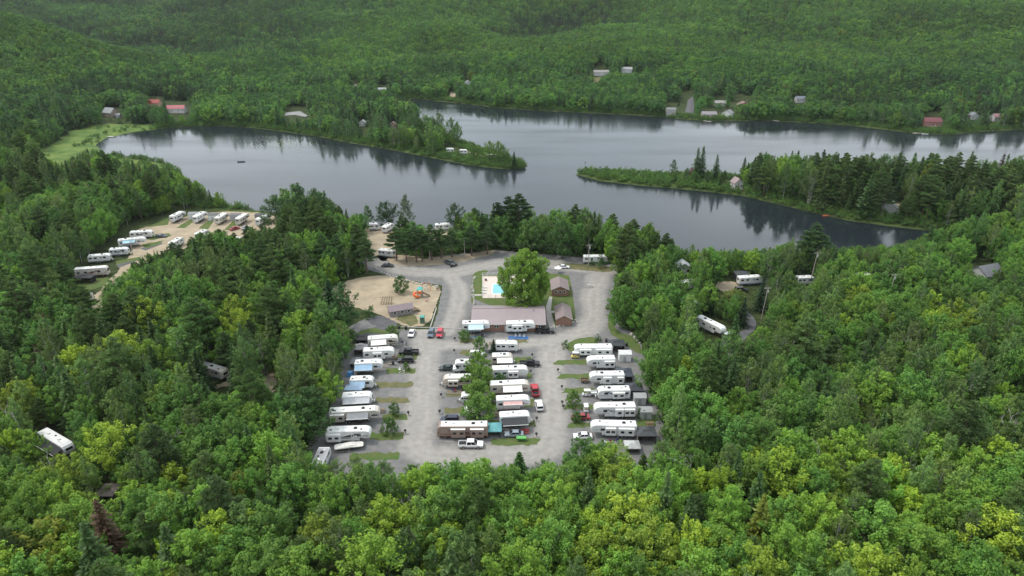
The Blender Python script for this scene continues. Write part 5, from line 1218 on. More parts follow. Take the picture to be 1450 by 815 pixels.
M_DEAD = mat('dead_grey_wood', (.42, .39, .36), .95, noise=.35, scale=4)

def rnd_dir(r, n):
    v = r.normal(size=(n, 3)); return v / np.linalg.norm(v, axis=1)[:, None]

def cards(C, N, ln, wd, r, tone):
    """pointed leaf cards (rhombus quads): centres C, normals N"""
    n = len(C)
    N = N / (np.linalg.norm(N, axis=1)[:, None] + 1e-9)
    a = rnd_dir(r, n); T = a - (a * N).sum(1)[:, None] * N; T /= np.linalg.norm(T, axis=1)[:, None] + 1e-9
    B = np.cross(N, T)
    ln = np.asarray(ln).reshape(-1, 1); wd = np.asarray(wd).reshape(-1, 1)
    V = np.stack([C - T * ln / 2, C - B * wd / 2 + T * ln * .05, C + T * ln / 2, C + B * wd / 2 + T * ln * .05], 1).reshape(-1, 3)
    return V, np.repeat(tone, 4)

def dir_cards(C, T, ln, wd, r, tone, up=.6):
    """cards along a direction T (conifer sprays)"""
    n = len(C); T = T / (np.linalg.norm(T, axis=1)[:, None] + 1e-9)
    a = rnd_dir(r, n) * .7 + np.array([0, 0, up]); N = a - (a * T).sum(1)[:, None] * T; N /= np.linalg.norm(N, axis=1)[:, None] + 1e-9
    B = np.cross(N, T); ln = np.asarray(ln).reshape(-1, 1); wd = np.asarray(wd).reshape(-1, 1)
    V = np.stack([C - T * ln / 2, C - B * wd / 2, C + T * ln / 2, C + B * wd / 2], 1).reshape(-1, 3)
    return V, np.repeat(tone, 4)

def limb(pts, r0, r1, n=6):
    gs = []
    k = len(pts) - 1
    for i in range(k):
        a = r0 + (r1 - r0) * i / k; b = r0 + (r1 - r0) * (i + 1) / k
        gs.append(cyl(pts[i], pts[i + 1], a, b, n))
    return join(*gs)

def broadleaf(seed, H, R, base, nl, lr, per, leaf, shape='round', up=.45, trunk_r=.2, limbs=8, multi=1, long=1.5, lumpy=1.0):
    """crown of leafy branch sprays: each spray is a feathered tuft that points out and up from a limb"""
    r = np.random.default_rng(seed)
    zb = H * base; hc = H - zb
    ph = r.uniform(0, 6.28, 4)
    cs, rs, ax = [], [], []
    for i in range(nl):
        t = ((i + .5) / nl) ** .82
        if shape == 'round': pr = math.sqrt(max(0.02, 1 - (2 * t - .8) ** 2 / 1.45))
        elif shape == 'tall': pr = math.sqrt(max(.02, 1 - (2 * t - .65) ** 2 / 1.85)) * (1 - .3 * t)
        else: pr = (1 - t * .8) * (.55 + .45 * min(1, t * 5))
        ang = i * 2.39996 + r.uniform(-.5, .5)
        lump = 1 + lumpy * (.20 * math.sin(2 * ang + ph[0] + 3 * t) + .16 * math.sin(3 * ang + ph[1] - 5 * t) + .12 * math.sin(5 * ang + ph[2] + 9 * t))
        rad = R * pr * lump * (r.uniform(.62, .98) if r.random() < .72 else r.uniform(.15, .6))
        if t > .9: rad *= .6
        c = np.array([math.cos(ang) * rad, math.sin(ang) * rad, zb + hc * t * .92 + r.uniform(-.5, .5) + .35 * math.sin(3 * ang + ph[3])])
        o = np.array([math.cos(ang), math.sin(ang), 0]) * (rad / R + .15) + np.array([0, 0, .55 + .9 * t]) + rnd_dir(r, 1)[0] * .3
        cs.append(c); ax.append(o / np.linalg.norm(o)); rs.append(lr * r.uniform(.55, 1.35) * (1.1 - .35 * t))
    cs = np.array(cs)
    V, T = [], []
    for c, q, a in zip(cs, rs, ax):
        m = max(6, int(per * (q / lr) ** 1.7))
        f = r.beta(1.5, 1.2, m) * 2 - 1
        d = rnd_dir(r, m); d -= (d @ a)[:, None] * a
        wq = q * .95 * np.sqrt(np.clip(1.05 - f * f * .75 - .25 * f, .05, 1))
        C = c + a * (f * q * long)[:, None] * .8 + d * (wq * r.uniform(.35, 1.05, m))[:, None]
        C[:, 2] -= .18 * q * r.random(m)
        N = d * .5 + a * .35 + np.array([0, 0, up]) + rnd_dir(r, m) * .7
        s_ = leaf * r.uniform(.55, 1.4, m)
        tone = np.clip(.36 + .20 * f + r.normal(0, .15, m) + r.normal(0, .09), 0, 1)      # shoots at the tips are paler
        v, tn = cards(C, N, s_, s_ * .6, r, tone); V.append(v); T.append(tn)
    V = np.concatenate(V); T = np.concatenate(T)
    tg = []
    stems = [(0, 0)] if multi == 1 else [(math.cos(a) * .25, math.sin(a) * .25) for a in np.linspace(0, 6.28, multi, endpoint=False)]
    for sx, sy in stems:
        top = np.array([sx * 4 + r.uniform(-.5, .5), sy * 4 + r.uniform(-.5, .5), H * .9])
        tg.append(limb([(sx, sy, -.3), (sx * 1.5 + r.uniform(-.15, .15), sy * 1.5, H * .25), tuple(top * .6), tuple(top)], trunk_r, trunk_r * .2))
    for i in r.choice(nl, min(limbs, nl), replace=False):
        c = cs[i]; z0 = max(zb * .8, c[2] - np.hypot(c[0], c[1]) * .9 - .5)
        a = np.array([0, 0, min(z0, H * .8)]); mid = (a + c) / 2 + np.array([0, 0, -.25])
        tg.append(limb([tuple(a), tuple(mid), tuple(c + (c - a) * .12)], trunk_r * .42, trunk_r * .12, 5))
    return V, T, join(*tg)

def spruce(seed, H, R, base, whorls, per, spray, droop=.35, ragged=.2):
    r = np.random.default_rng(seed); C, D, L, T = [], [], [], []
    for i in range(whorls):
        t = i / (whorls - 1); z = H * base + (H * .985 - H * base) * t ** .92
        rad = R * (1 - t) ** .85 * (1 + r.uniform(-ragged, ragged)) + .12
        nb = max(4, int(per * (1 - t * .6)))
        for k in range(nb):
            a = k / nb * 6.283 + i * 1.3 + r.uniform(-.3, .3); rb = rad * r.uniform(.7, 1.12)
            m = max(2, int(rb / (spray * .38)))
            for j in range(m):
                f = (j + .6) / m
                side = r.uniform(-.35, .35) * rb * .35
                p = np.array([math.cos(a) * rb * f - math.sin(a) * side, math.sin(a) * rb * f + math.cos(a) * side, z - droop * rb * f * f + r.uniform(-.1, .1)])
                dd = np.array([math.cos(a + r.uniform(-.7, .7)), math.sin(a + r.uniform(-.7, .7)), -droop * .9 * f + .15])
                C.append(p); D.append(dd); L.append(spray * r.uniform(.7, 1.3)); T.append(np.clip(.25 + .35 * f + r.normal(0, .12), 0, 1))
    C.append([0, 0, H * .99]); D.append([0, 0, 1]); L.append(spray * 1.4); T.append(.6)
    L = np.array(L)
    V, tn = dir_cards(np.array(C), np.array(D), L, L * .52, r, np.array(T), .9)
    tg = limb([(0, 0, -.3), (0, 0, H * .5), (0, 0, H * .97)], H * .014 + .05, .02)
    return V, tn, tg

def pine(seed, H, R, base, nb, per, spray):
    """white and red pine: flat plumes on level limbs"""
    r = np.random.default_rng(seed); V, T = [], []; tg = [limb([(0, 0, -.3), (.1, 0, H * .5), (0, .1, H * .97)], H * .014 + .06, .03)]
    for i in range(nb):
        t = (i + .3) / nb; z = H * (base + (.99 - base) * t); rad = R * (1 - t ** 1.7) * r.uniform(.55, 1.1) + .35; a = i * 2.4 + r.uniform(-.6, .6)
        tip = np.array([math.cos(a) * rad, math.sin(a) * rad, z + rad * .18])
        tg.append(limb([(0, 0, z - rad * .12), tuple(tip)], .07, .025, 4))
        for f in ((.55, .95) if rad > 1.4 else (.75,)):
            c = tip * f + np.array([0, 0, z]) * 0; c[2] = z - rad * .12 * (1 - f) + rad * .18 * f
            q = (.42 + .3 * rad * .45) * r.uniform(.8, 1.25)
            m = int(per * q * q); d = rnd_dir(r, m); d[:, 2] = np.abs(d[:, 2]) * .8 - .15
            C = c + d * q * r.uniform(.4, 1.1, (m, 1)) * np.array([1.15, 1.15, .55])
            D = d + np.array([0, 0, .45]) + rnd_dir(r, m) * .5
            s = spray * r.uniform(.7, 1.3, m)
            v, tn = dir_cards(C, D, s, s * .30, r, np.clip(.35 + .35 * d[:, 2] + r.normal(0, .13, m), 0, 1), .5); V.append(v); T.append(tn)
    return np.concatenate(V), np.concatenate(T), join(*tg)

def bare(seed, H):
    r = np.random.default_rng(seed); gs = []
    def grow(p, d, L, rad, lv):
        q = p + d * L; gs.append(cyl(tuple(p), tuple(q), rad, rad * .6, 5))
        if lv == 0: return
        for k in range(r.integers(2, 4)):
            e = d + rnd_dir(r, 1)[0] * .75 + np.array([0, 0, .15]); e /= np.linalg.norm(e); grow(p + d * L * r.uniform(.55, 1), e, L * r.uniform(.5, .75), rad * .55, lv - 1)
    grow(np.array([0., 0, -.3]), np.array([.05, .03, 1.]), H * .45, .17, 4)
    return join(*gs)

def leaf_mesh(name, V, T, extra=None, mats=()):
    """quads of V (+ an optional trunk with the second material)"""
    nq = len(V) // 4; ev, ef = extra if extra else ([], [])
    me = bpy.data.meshes.new(name)
    co = np.concatenate([V, np.array(ev, float).reshape(-1, 3)]) if len(ev) else V
    me.vertices.add(len(co)); me.vertices.foreach_set('co', co.astype(np.float32).ravel())
    idx = np.arange(nq * 4); ls = np.arange(nq) * 4; lt = np.full(nq, 4); mi = np.zeros(nq, np.int32)
    if len(ef):
        fl = np.array([i + len(V) for f in ef for i in f]); tot = np.array([len(f) for f in ef])
        idx = np.concatenate([idx, fl]); ls = np.concatenate([ls, nq * 4 + np.concatenate([[0], np.cumsum(tot)[:-1]])]); lt = np.concatenate([lt, tot]); mi = np.concatenate([mi, np.ones(len(ef), np.int32)])
    me.loops.add(len(idx)); me.loops.foreach_set('vertex_index', idx.astype(np.int32))
    me.polygons.add(len(ls)); me.polygons.foreach_set('loop_start', ls.astype(np.int32)); me.polygons.foreach_set('loop_total', lt.astype(np.int32))
    for m in mats: me.materials.append(m)
    me.polygons.foreach_set('material_index', mi.astype(np.int32))
    a = me.attributes.new('leaf_tone', 'FLOAT', 'POINT'); a.data.foreach_set('value', np.concatenate([T, np.full(len(co) - len(V), .4)]).astype(np.float32))
    me.update(calc_edges=True)
    return me

# prototypes: name -> (crown data, trunk data, bark, nominal height, crown radius)
PROTO = {}
def proto(key, gen, bark, H, R):
    V, T, tg = gen
    PROTO[key] = dict(crown=leaf_mesh(key + '_crown', V, T, None, (M_LEAF,)), trunk=mesh_of(key + '_trunk', tg, bark), raw=(V, T, tg), bark=bark, H=H, R=R)
for i in range(4): proto('maple%d' % i, broadleaf(10 + i, 13, 4.5, .2, 78, 1.0, 112, .36, 'round', .5, .2, 12), M_BARK, 13, 4.5)
for i in range(3): proto('aspen%d' % i, broadleaf(20 + i, 15, 3.3, .22, 66, .78, 85, .34, 'tall', .3, .14, 12, 1, 1.7), M_BIRCH, 15, 3.3)
for i in range(3): proto('birch%d' % i, broadleaf(30 + i, 14, 3.4, .22, 58, .72, 78, .30, 'tall', .15, .11, 18, 3, 2.0), M_BIRCH, 14, 3.4)
for i in range(3): proto('spruce%d' % i, spruce(40 + i, 15, 3.2, .08, 30, 13, .95, .3, .3), M_PBARK, 15, 3.2)
for i in range(3): proto('pine%d' % i, pine(50 + i, 18, 3.8, .36, 38, 170, .70), M_PBARK, 18, 3.8)
for i in range(2): proto('shrub%d' % i, broadleaf(60 + i, 2.6, 1.6, .05, 20, .5, 45, .30, 'round', .4, .05, 4, 3), M_BARK, 2.6, 1.6)
for i in range(3): proto('young%d' % i, broadleaf(65 + i, 6, 3.0, .14, 64, .72, 78, .32, 'round', .45, .09, 8, 1, 1.05, .45), M_BARK, 6, 3.0)
# light versions for the far woods
FAR = {}
def far(key, gen, bark, H, R):
    V, T, tg = gen
    FAR[key] = dict(raw=(V, T, tg), bark=bark, H=H, R=R)
for i in range(3): far('maple%d' % i, broadleaf(70 + i, 13, 4.6, .25, 26, 1.75, 38, .92, 'round', .65, .2, 2, 1, .95), M_BARK, 13, 4.6)
for i in range(2): far('aspen%d' % i, broadleaf(75 + i, 15, 3.4, .25, 30, 1.05, 24, .75, 'tall', .3, .15, 3), M_BIRCH, 15, 3.4)
for i in range(2): far('spruce%d' % i, spruce(80 + i, 15, 3.2, .08, 17, 9, 1.6, .3, .3), M_PBARK, 15, 2.9)

# what stays in view between the trees: photo outlines of clearings, roofs and water
KEEP = [
    [(60, 217), (100, 192), (150, 181), (200, 181), (152, 197), (138, 206), (133, 214), (110, 214), (98, 224), (78, 232)],
    [(497, 480), (520, 458), (488, 452), (470, 432), (458, 422), (470, 408), (500, 391), (530, 388), (522, 374), (532, 350), (562, 342), (568, 366), (590, 370), (640, 364), (700, 360), (790, 364), (790, 372), (822, 376), (862, 376), (872, 392), (858, 430), (862, 466), (893, 474), (902, 520), (915, 560), (930, 600), (930, 628), (905, 645), (870, 628),
     (842, 630), (810, 622), (798, 650), (700, 660), (655, 652), (600, 650), (562, 652), (520, 652), (478, 652), (464, 662), (456, 650), (459, 625), (462, 585), (484, 565), (492, 540), (500, 515)],
    [(105, 404), (105, 378), (120, 374), (130, 366), (152, 360), (166, 344), (184, 328), (238, 300), (300, 296), (392, 300), (392, 318), (330, 322), (290, 326), (262, 335), (232, 346), (200, 362), (178, 378), (168, 392), (152, 402), (140, 400)], [(124, 420), (138, 418), (140, 432), (126, 434)],
    [(140, 207), (155, 196), (350, 181), (500, 204), (660, 234), (748, 238), (735, 228), (660, 200), (640, 190), (615, 165), (590, 150), (592, 141), (760, 158), (1000, 173), (1180, 178), (1330, 192), (1450, 186), (1450, 208), (1380, 212), (1250, 214), (1080, 212), (1055, 222), (1040, 240), (950, 240), (818, 244), (850, 257), (1050, 278), (1160, 304),
     (1250, 319), (1318, 328), (1290, 338), (1262, 344), (1235, 346), (1180, 346), (1155, 326), (1140, 326), (1110, 345), (1060, 352), (1000, 350), (960, 336), (930, 316), (880, 306), (820, 290), (760, 282), (700, 288), (655, 295), (610, 300), (560, 292), (500, 302), (482, 290), (470, 268), (430, 258), (385, 270), (350, 286), (310, 268), (285, 258), (250, 243), (232, 232), (160, 222)],
    [(986, 449), (1002, 449), (1024, 461), (1040, 469), (1038, 482), (1022, 476), (985, 463)], [(1048, 445), (1061, 445), (1075, 461), (1058, 478), (1050, 470), (1056, 462)], [(1018, 484), (1030, 485), (1026, 494), (1018, 493)],
    [(1014, 399), (1040, 397), (1046, 393), (1070, 393), (1074, 402), (1050, 411), (1020, 411)],
    [(60, 615), (75, 610), (112, 628), (106, 642), (70, 640)], [(296, 516), (306, 514), (324, 528), (320, 540), (300, 536)], [(148, 684), (168, 684), (168, 700), (150, 702)],
    [(1376, 368), (1390, 364), (1412, 378), (1405, 388), (1378, 384)], [(960, 428), (976, 428), (974, 436), (962, 436)], [(1129, 388), (1152, 386), (1152, 398), (1130, 399)], [(1212, 390), (1232, 390), (1232, 396), (1212, 396)], [(964, 402), (978, 402), (976, 410), (964, 410)],
    [(962, 370), (974, 368), (974, 382), (962, 382)], [(1078, 414), (1086, 412), (1082, 445), (1076, 445)], [(243, 350), (248, 342), (264, 340), (266, 350), (250, 358)], [(334, 340), (346, 340), (346, 352), (334, 354)], [(520, 318), (535, 316), (540, 328), (560, 326), (556, 340), (525, 340)], [(612, 317), (635, 316), (635, 326), (612, 326)],
    [(300, 538), (322, 536), (340, 546), (320, 558), (300, 555)], [(374, 522), (390, 516), (386, 550), (374, 556)],
    # far roofs, lawns and landings
    [(144.6, 150.9), (174.4, 150.9), (174.4, 166.6), (144.6, 166.6)], [(210.1, 135.8), (228.9, 135.8), (228.9, 148.7), (210.1, 148.7)], [(237.8, 143.1), (270.2, 143.1), (270.2, 162.2), (237.8, 162.2)], [(839.2, 92.6), (860.8, 92.6), (860.8, 104.0), (839.2, 104.0)], [(880.8, 94.4), (895.2, 94.4), (895.2, 102.3), (880.8, 102.3)], [(840.5, 108.4), (849.5, 108.4), (849.5, 115.4), (840.5, 115.4)], [(941.0, 145.0), (959.0, 145.0), (959.0, 163.4), (941.0, 163.4)], [(965.0, 127.7), (983.0, 127.7), (983.0, 157.3), (965.0, 157.3)], [(993.2, 152.7), (1014.8, 152.7), (1014.8, 164.9), (993.2, 164.9)], [(1022.9, 152.7), (1039.1, 152.7), (1039.1, 164.9), (1022.9, 164.9)], [(1010.9, 135.5), (1027.1, 135.5), (1027.1, 144.2), (1010.9, 144.2)], [(1039.4, 134.6), (1064.6, 134.6), (1064.6, 146.0), (1039.4, 146.0)], [(1123.9, 135.6), (1140.1, 135.6), (1140.1, 146.0), (1123.9, 146.0)], [(1307.4, 159.0), (1332.6, 159.0), (1332.6, 175.4), (1307.4, 175.4)], [(1370.8, 156.6), (1385.2, 156.6), (1385.2, 166.1), (1370.8, 166.1)], [(1402.8, 156.7), (1417.2, 156.7), (1417.2, 168.9), (1402.8, 168.9)], [(1032.2, 247.4), (1045.8, 247.4), (1045.8, 257.9), (1032.2, 257.9)], [(1253.8, 275.0), (1276.2, 275.0), (1276.2, 288.1), (1253.8, 288.1)], [(506.8, 172.5), (521.2, 172.5), (521.2, 181.2), (506.8, 181.2)], [(552.5, 170.5), (561.5, 170.5), (561.5, 179.2), (552.5, 179.2)], [(590.6, 178.4), (601.4, 178.4), (601.4, 185.4), (590.6, 185.4)], [(628.7, 206.2), (696.3, 206.2), (696.3, 226.1), (628.7, 226.1)], [(534.8, 119.4), (549.2, 119.4), (549.2, 125.4), (534.8, 125.4)], [(500.4, 112.5), (507.6, 112.5), (507.6, 121.2), (500.4, 121.2)], [(657.5, 110.4), (666.5, 110.4), (666.5, 117.4), (657.5, 117.4)], [(402.0, 150.9), (438.0, 150.9), (438.0, 166.6), (402.0, 166.6)], [(632.7, 128.8), (645.3, 128.8), (645.3, 142.7), (632.7, 142.7)],
]
GROUND_KEEP = [  # nothing taller than a bush roots here (world outlines)
    [tuple(W(x, y)[:2]) for x, y in [(446, 690), (445, 640), (460, 590), (480, 545), (490, 490), (488, 440), (450, 425), (470, 404), (520, 385), (505, 366), (540, 355), (600, 366), (700, 352), (800, 360), (876, 374), (876, 395), (860, 430), (866, 462), (908, 488), (922, 560), (936, 610), (940, 650), (900, 668), (800, 680), (700, 684), (560, 684)]],
    [tuple(W(x, y)[:2]) for x, y in [(100, 396), (128, 370), (175, 325), (240, 300), (300, 294), (400, 298), (400, 320), (330, 330), (258, 348), (222, 366), (186, 394), (165, 408), (140, 408)]],
    [tuple(W(x, y)[:2]) for x, y in [(512, 316), (640, 324), (645, 340), (565, 348), (565, 366), (520, 364)]],
    [tuple(W(x, y)[:2]) for x, y in [(984, 462), (1006, 458), (1040, 474), (1060, 458), (1052, 442), (1062, 442), (1076, 462), (1046, 488), (1028, 500), (1012, 498), (1014, 484)]],
    [tuple(W(x, y)[:2]) for x, y in [(1006, 394), (1084, 394), (1084, 408), (1066, 418), (1012, 416)]],
]
HOUSES = [(o.location.x, o.location.y) for o in COL.objects if o.parent is None and o.get('category') in ('house', 'trailer', 'motorhome')]

PAL = {  # leaf colours
    'maple': [(.1440, .2623, .0293), (.1122, .2294, .0305), (.0830, .1891, .0305), (.0610, .1525, .0305), (.1830, .2867, .0268)],
    'aspen': [(.0878, .1769, .0488), (.1037, .1891, .0549), (.0732, .1525, .0427), (.1159, .2074, .0512)],
    'birch': [(.1000, .1708, .0464), (.1159, .1830, .0512), (.0854, .1464, .0415)],
    'spruce': [(.0464, .0986, .0319), (.0580, .1131, .0377), (.0391, .0870, .0290), (.0696, .1160, .0406)],
    'pine': [(.0700, .1330, .0420), (.0840, .1470, .0476), (.0630, .1148, .0420)],
    'shrub': [(.0978, .2012, .0345), (.1207, .2242, .0403), (.0805, .1667, .0345)],
}
def scatter(x0, x1, y0, y1, step, r):
    X, Y = np.meshgrid(np.arange(x0, x1, step), np.arange(y0, y1, step * .9))
    X = X + (np.arange(X.shape[0]) % 2)[:, None] * step / 2
    X = (X + r.uniform(-.42, .42, X.shape) * step).ravel(); Y = (Y + r.uniform(-.42, .42, Y.shape) * step).ravel()
    return X, Y

def in_frame(X, Y, Z, m=60):
    px, py = project(np.stack([X, Y, Z], 1))
    px2, py2 = project(np.stack([X, Y, Z + 16], 1))
    return (px > -m) & (px < 1450 + m) & (py2 < 815 + m) & (py > -m) & (Y > 40)

def blocked(X, Y, Z, H, R):
    bad = np.zeros(len(X), bool)
    pts = [(0, 0)] + [(f, s) for f in (.98,) for s in (0,)] + [(.85, -.55), (.85, .55), (.6, -.95), (.6, .95), (.35, -.7), (.35, .7), (.5, 0), (.75, 0), (.2, 0)]
    for f, s in pts:
        px, py = project(np.stack([X + s * R, Y, Z + f * H], 1))
        for k in KEEP:
            xs = [p[0] for p in k]; ys = [p[1] for p in k]
            q = (px > min(xs)) & (px < max(xs)) & (py > min(ys)) & (py < max(ys)) & ~bad
            if q.any():
                ix = np.nonzero(q)[0]; bad[ix] |= inside(k, px[ix], py[ix])
    return bad

R0 = np.random.default_rng(99)
cols = []
for (x0, x1, y0, y1, st) in ((-330, 330, 60, 330, 4.7), (-560, 560, 330, 640, 5.3), (-900, 900, 640, 1000, 6.0), (-1500, 1500, 1000, 1900, 7.4)):
    X, Y = scatter(x0, x1, y0, y1, st, R0)
    d = lake_dist(X, Y); Z = height(X, Y, d)
    ok = (d > 3.5) & in_frame(X, Y, Z)
    cols.append(np.stack([X[ok], Y[ok], Z[ok], d[ok]], 1))
C = np.concatenate(cols)
X, Y, Z, D = C.T
ok = np.ones(len(X), bool)
for g in GROUND_KEEP: ok &= ~inside(g, X, Y)
ok &= ~inside(MEADOW, X, Y)
for hx, hy in HOUSES: ok &= np.hypot(X - hx, Y - hy) > 5.0
X, Y, Z, D = (a[ok] for a in (X, Y, Z, D))
n = len(X)
PX, PY = project(np.stack([X, Y, Z], 1))
# species by place: broad zones plus patchy noise
con = np.full(n, .07)
con = np.where((PX < 480) & (Y > 135) & (Y < 330), .13, con)
con = np.where((Y > 225) & (Y < 340) & (PX > 430) & (PX < 960), .40, con)
con = np.where((PX > 820) & (PY < 335) & (PY > 235) & (Y < 480), .62, con)
con = np.where((Y > 330) & (PX < 420), .42, con)
con = np.where((Y > 480) & (Y < 800), .36, con)
con = np.where((X < -420) & (Y > 560) & (Y < 900), .10, con)
con = np.where(Y > 800, .04 + .22 * sstep(-150, -350, X) * (Y > 900) + .55 * sstep(.42, .22, vnoise(X + 2000, Y + 500, 300) * .7 + vnoise(X + 700, Y, 120) * .3), con)
con = np.where((PX > 180) & (PX < 420) & (PY > 330) & (PY < 440), .7, con)
con = np.clip(con + (vnoise(X + 300, Y, 45) - .5) * .9 * np.minimum(1, con * 4), .03, .9)
pinef = np.where((Y > 190) & (Y < 345) & (PX < 960), .75, np.where(Y < 340, .3, np.where(Y < 520, .22, .12)))
u = R0.random(n); u2 = R0.random(n)
bir = np.clip(.46 + (vnoise(X, Y + 900, 30) - .5) * .9, .08, .9)
bir = np.where(Y < 112, bir * .45, bir)
bir = np.where(Y > 560, bir * .28, bir)
SPEC = np.where(u < con, np.where(u2 < pinef, 'pine', 'spruce'), np.where(u2 < bir * .65, 'aspen', np.where(u2 < bir, 'birch', 'maple')))
HB = {'maple': 13, 'aspen': 15, 'birch': 14, 'spruce': 15, 'pine': 18}
RB = {'maple': 4.5, 'aspen': 3.3, 'birch': 3.4, 'spruce': 3.2, 'pine': 3.8}
S = R0.uniform(.55, 1.18, n) * np.where(Y < 340, 1.0, 1.05) * (.85 + .3 * vnoise(X, Y, 38))
S = np.where(R0.random(n) < .05, S * 1.2, S)
S = np.where(Y > 560, .95 * (.45 * S + .55 * .9), S)
S = np.where((PX > 820) & (PY < 335) & (PY > 235) & (Y < 480), S * 1.22, S)
S = np.where((SPEC == 'pine') & (Y < 345) & (Y > 190), S * 1.02, S)
SX = S * R0.uniform(.82, 1.2, n) * np.where((Y > 560) & (SPEC == 'maple'), 1.22, 1)
H0 = np.vectorize(HB.get)(SPEC); RR0 = np.vectorize(RB.get)(SPEC)
bad = blocked(X, Y, Z, H0 * S, RR0 * SX)
for f in (.72, .5):
    ix = np.nonzero(bad)[0]
    if len(ix) == 0: break
    b2 = blocked(X[ix], Y[ix], Z[ix], H0[ix] * S[ix] * f, RR0[ix] * SX[ix] * f)
    good = ix[~b2]; S[good] *= f; SX[good] *= f; bad[good] = False
keep = ~bad
X, Y, Z, D, SPEC, S, SX, PX, PY, H0, RR0 = (a[keep] for a in (X, Y, Z, D, SPEC, S, SX, PX, PY, H0, RR0))
n = len(X)
ROT = R0.uniform(0, 6.283, n)
TINT = np.zeros((n, 3))
patch = vnoise(X + 50, Y + 10, 28) * .6 + R0.random(n) * .4
for sp in HB:
    ix = np.nonzero(SPEC == sp)[0]; pal = np.array(PAL[sp])
    k = R0.integers(0, len(pal), len(ix))
    if sp == 'maple':
        # sugar maples of the near slope and the far ridge turn yellow green, others are deeper green
        bright = (Y[ix] < 122) | ((Y[ix] > 850) & (X[ix] > -250)) | ((X[ix] < -420) & (Y[ix] > 560) & (Y[ix] < 880)) | (patch[ix] > .62)
        k = np.where(bright, np.where(Y[ix] < 200, R0.choice([0, 1, 1, 4, 2, 2], len(ix)), R0.choice([0, 1, 1, 2, 2], len(ix))), R0.choice([2, 3, 3, 1, 2], len(ix)))
    TINT[ix] = pal[k] * R0.uniform(.72, 1.28, (len(ix), 1)) * R0.uniform(.95, 1.05, (len(ix), 3))
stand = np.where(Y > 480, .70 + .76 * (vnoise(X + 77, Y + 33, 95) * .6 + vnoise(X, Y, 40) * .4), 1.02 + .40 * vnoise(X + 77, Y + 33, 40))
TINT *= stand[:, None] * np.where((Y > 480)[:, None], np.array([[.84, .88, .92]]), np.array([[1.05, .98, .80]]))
odd = R0.random(n)
TINT = np.where((odd < .004)[:, None], np.array([(.165, .205, .025)]) * R0.uniform(.8, 1.1, (n, 1)), TINT)
TINT = np.where(((odd > .988) & (np.isin(SPEC, ['spruce'])))[:, None], np.array([(.10, .062, .034)]), TINT)

# individual trees: the ones that show largest in the picture
FOREST_LAB = {'maple': ('maple_tree', 'broad maple'), 'aspen': ('aspen_tree', 'tall aspen'), 'birch': ('birch_tree', 'many stemmed birch'), 'spruce': ('spruce_tree', 'pointed spruce'), 'pine': ('pine_tree', 'plumed pine')}
word_ = lambda sp: sp
plural_ = lambda sp: {'birch': 'birches'}.get(sp, sp + 's')
MARKS = [(W(a, b), t) for a, b, t in ((337, 838, 'near the reddish grey dead tree'), (1395, 715, 'near the leaning bare tree'), (1220, 745, 'near the dead tree among aspens'), (1000, 815, 'near the pale dead tree'), (285, 745, 'near the thin dead tree'), (1085, 580, 'near the grey dead tree in the eastern forest'), (1330, 640, 'near the forked dead tree'), (575, 745, 'near the slim dead birch'),
    (80, 645, 'around the trailer with black awning'), (157, 706, 'around the brown wooden gazebo'), (300, 540, 'around the lone white trailer'), (430, 560, 'behind the row with the black nosed trailer'), (940, 560, 'behind the sheds'), (925, 460, 'behind the black hip roof gazebo'), (1015, 470, 'around the slanting fifth wheel'), (1045, 405, 'around the sandy clearing'), (1255, 434, 'around the pole in the eastern foliage'), (1392, 398, 'around the grey house roof'),
    (430, 440, 'west of the playground sand'), (300, 360, 'in front of the lake loop'), (120, 400, 'around the cream motorhome and its shelter'), (230, 300, 'behind the lake loop'), (60, 480, 'in the woods beyond the lone white trailer'), (620, 350, 'between road and beach lots'), (830, 355, 'between hedge trailer and water'), (1250, 290, 'on the long point around the a frame house'), (1050, 262, 'on the long point around the gabled house'), (150, 240, 'beside the bay wetland'), (760, 740, 'in front of the island of lots'), (900, 720, 'in front of the sheds row'), (1200, 520, 'in the middle of the eastern forest'), (150, 790, 'at the forest front below the wooden gazebo'), (650, 800, 'at the forest front below the campground'), (1330, 800, 'at the forest front below the leaning tree'))]
def describe(word, sp, i):
    """what sets a forest tree apart: leaf tone, size and the landmark it grows near"""
    r, g, b_ = TINT[i]; v = g / np.mean([c[1] for c in PAL[sp]])
    if r > g * 1.3: tone = 'rusty brown'
    elif r > g * .78: tone = 'yellow'
    elif r > g * .62 and sp == 'maple': tone = 'yellow green' if v > 1.1 else 'olive green'
    elif sp in ('spruce', 'pine'): tone = 'blackish green' if v < 1.0 else ('dark green' if v < 1.35 else 'paler green')
    else: tone = 'bright green' if v > 1.38 else ('deep green' if v < 1.05 else 'mid green')
    size = 'small ' if S[i] < .62 else ('large ' if S[i] > 1.08 else '')
    k = np.argmin([np.hypot(X[i] - q.x, Y[i] - q.y) for q, _ in MARKS])
    place = MARKS[k][1]
    return f'{size}{tone} {word} {place}'
def plant(key, x, y, z, s, sx, rot, tint, name, label, group):
    p = PROTO[key]
    t = bpy.data.objects.new(name, None); COL.objects.link(t)
    t.empty_display_size = .3
    t.location = (x, y, z); t.rotation_euler = (0, 0, rot); t.scale = (sx, sx, s); tag(t, label, 'tree' if 'shrub' not in name else 'shrub', group)
    o = bpy.data.objects.new('crown', p['crown']); COL.objects.link(o); o.parent = t; o['tint'] = [float(v) for v in tint]
    o = bpy.data.objects.new('trunk', p['trunk']); COL.objects.link(o); o.parent = t
    return t
NVAR = {'maple': 4, 'aspen': 3, 'birch': 3, 'spruce': 3, 'pine': 3, 'shrub': 2}
dist = np.hypot(X, Y)
infr = (PX > -30) & (PX < 1480)
taken = np.zeros(n, bool)
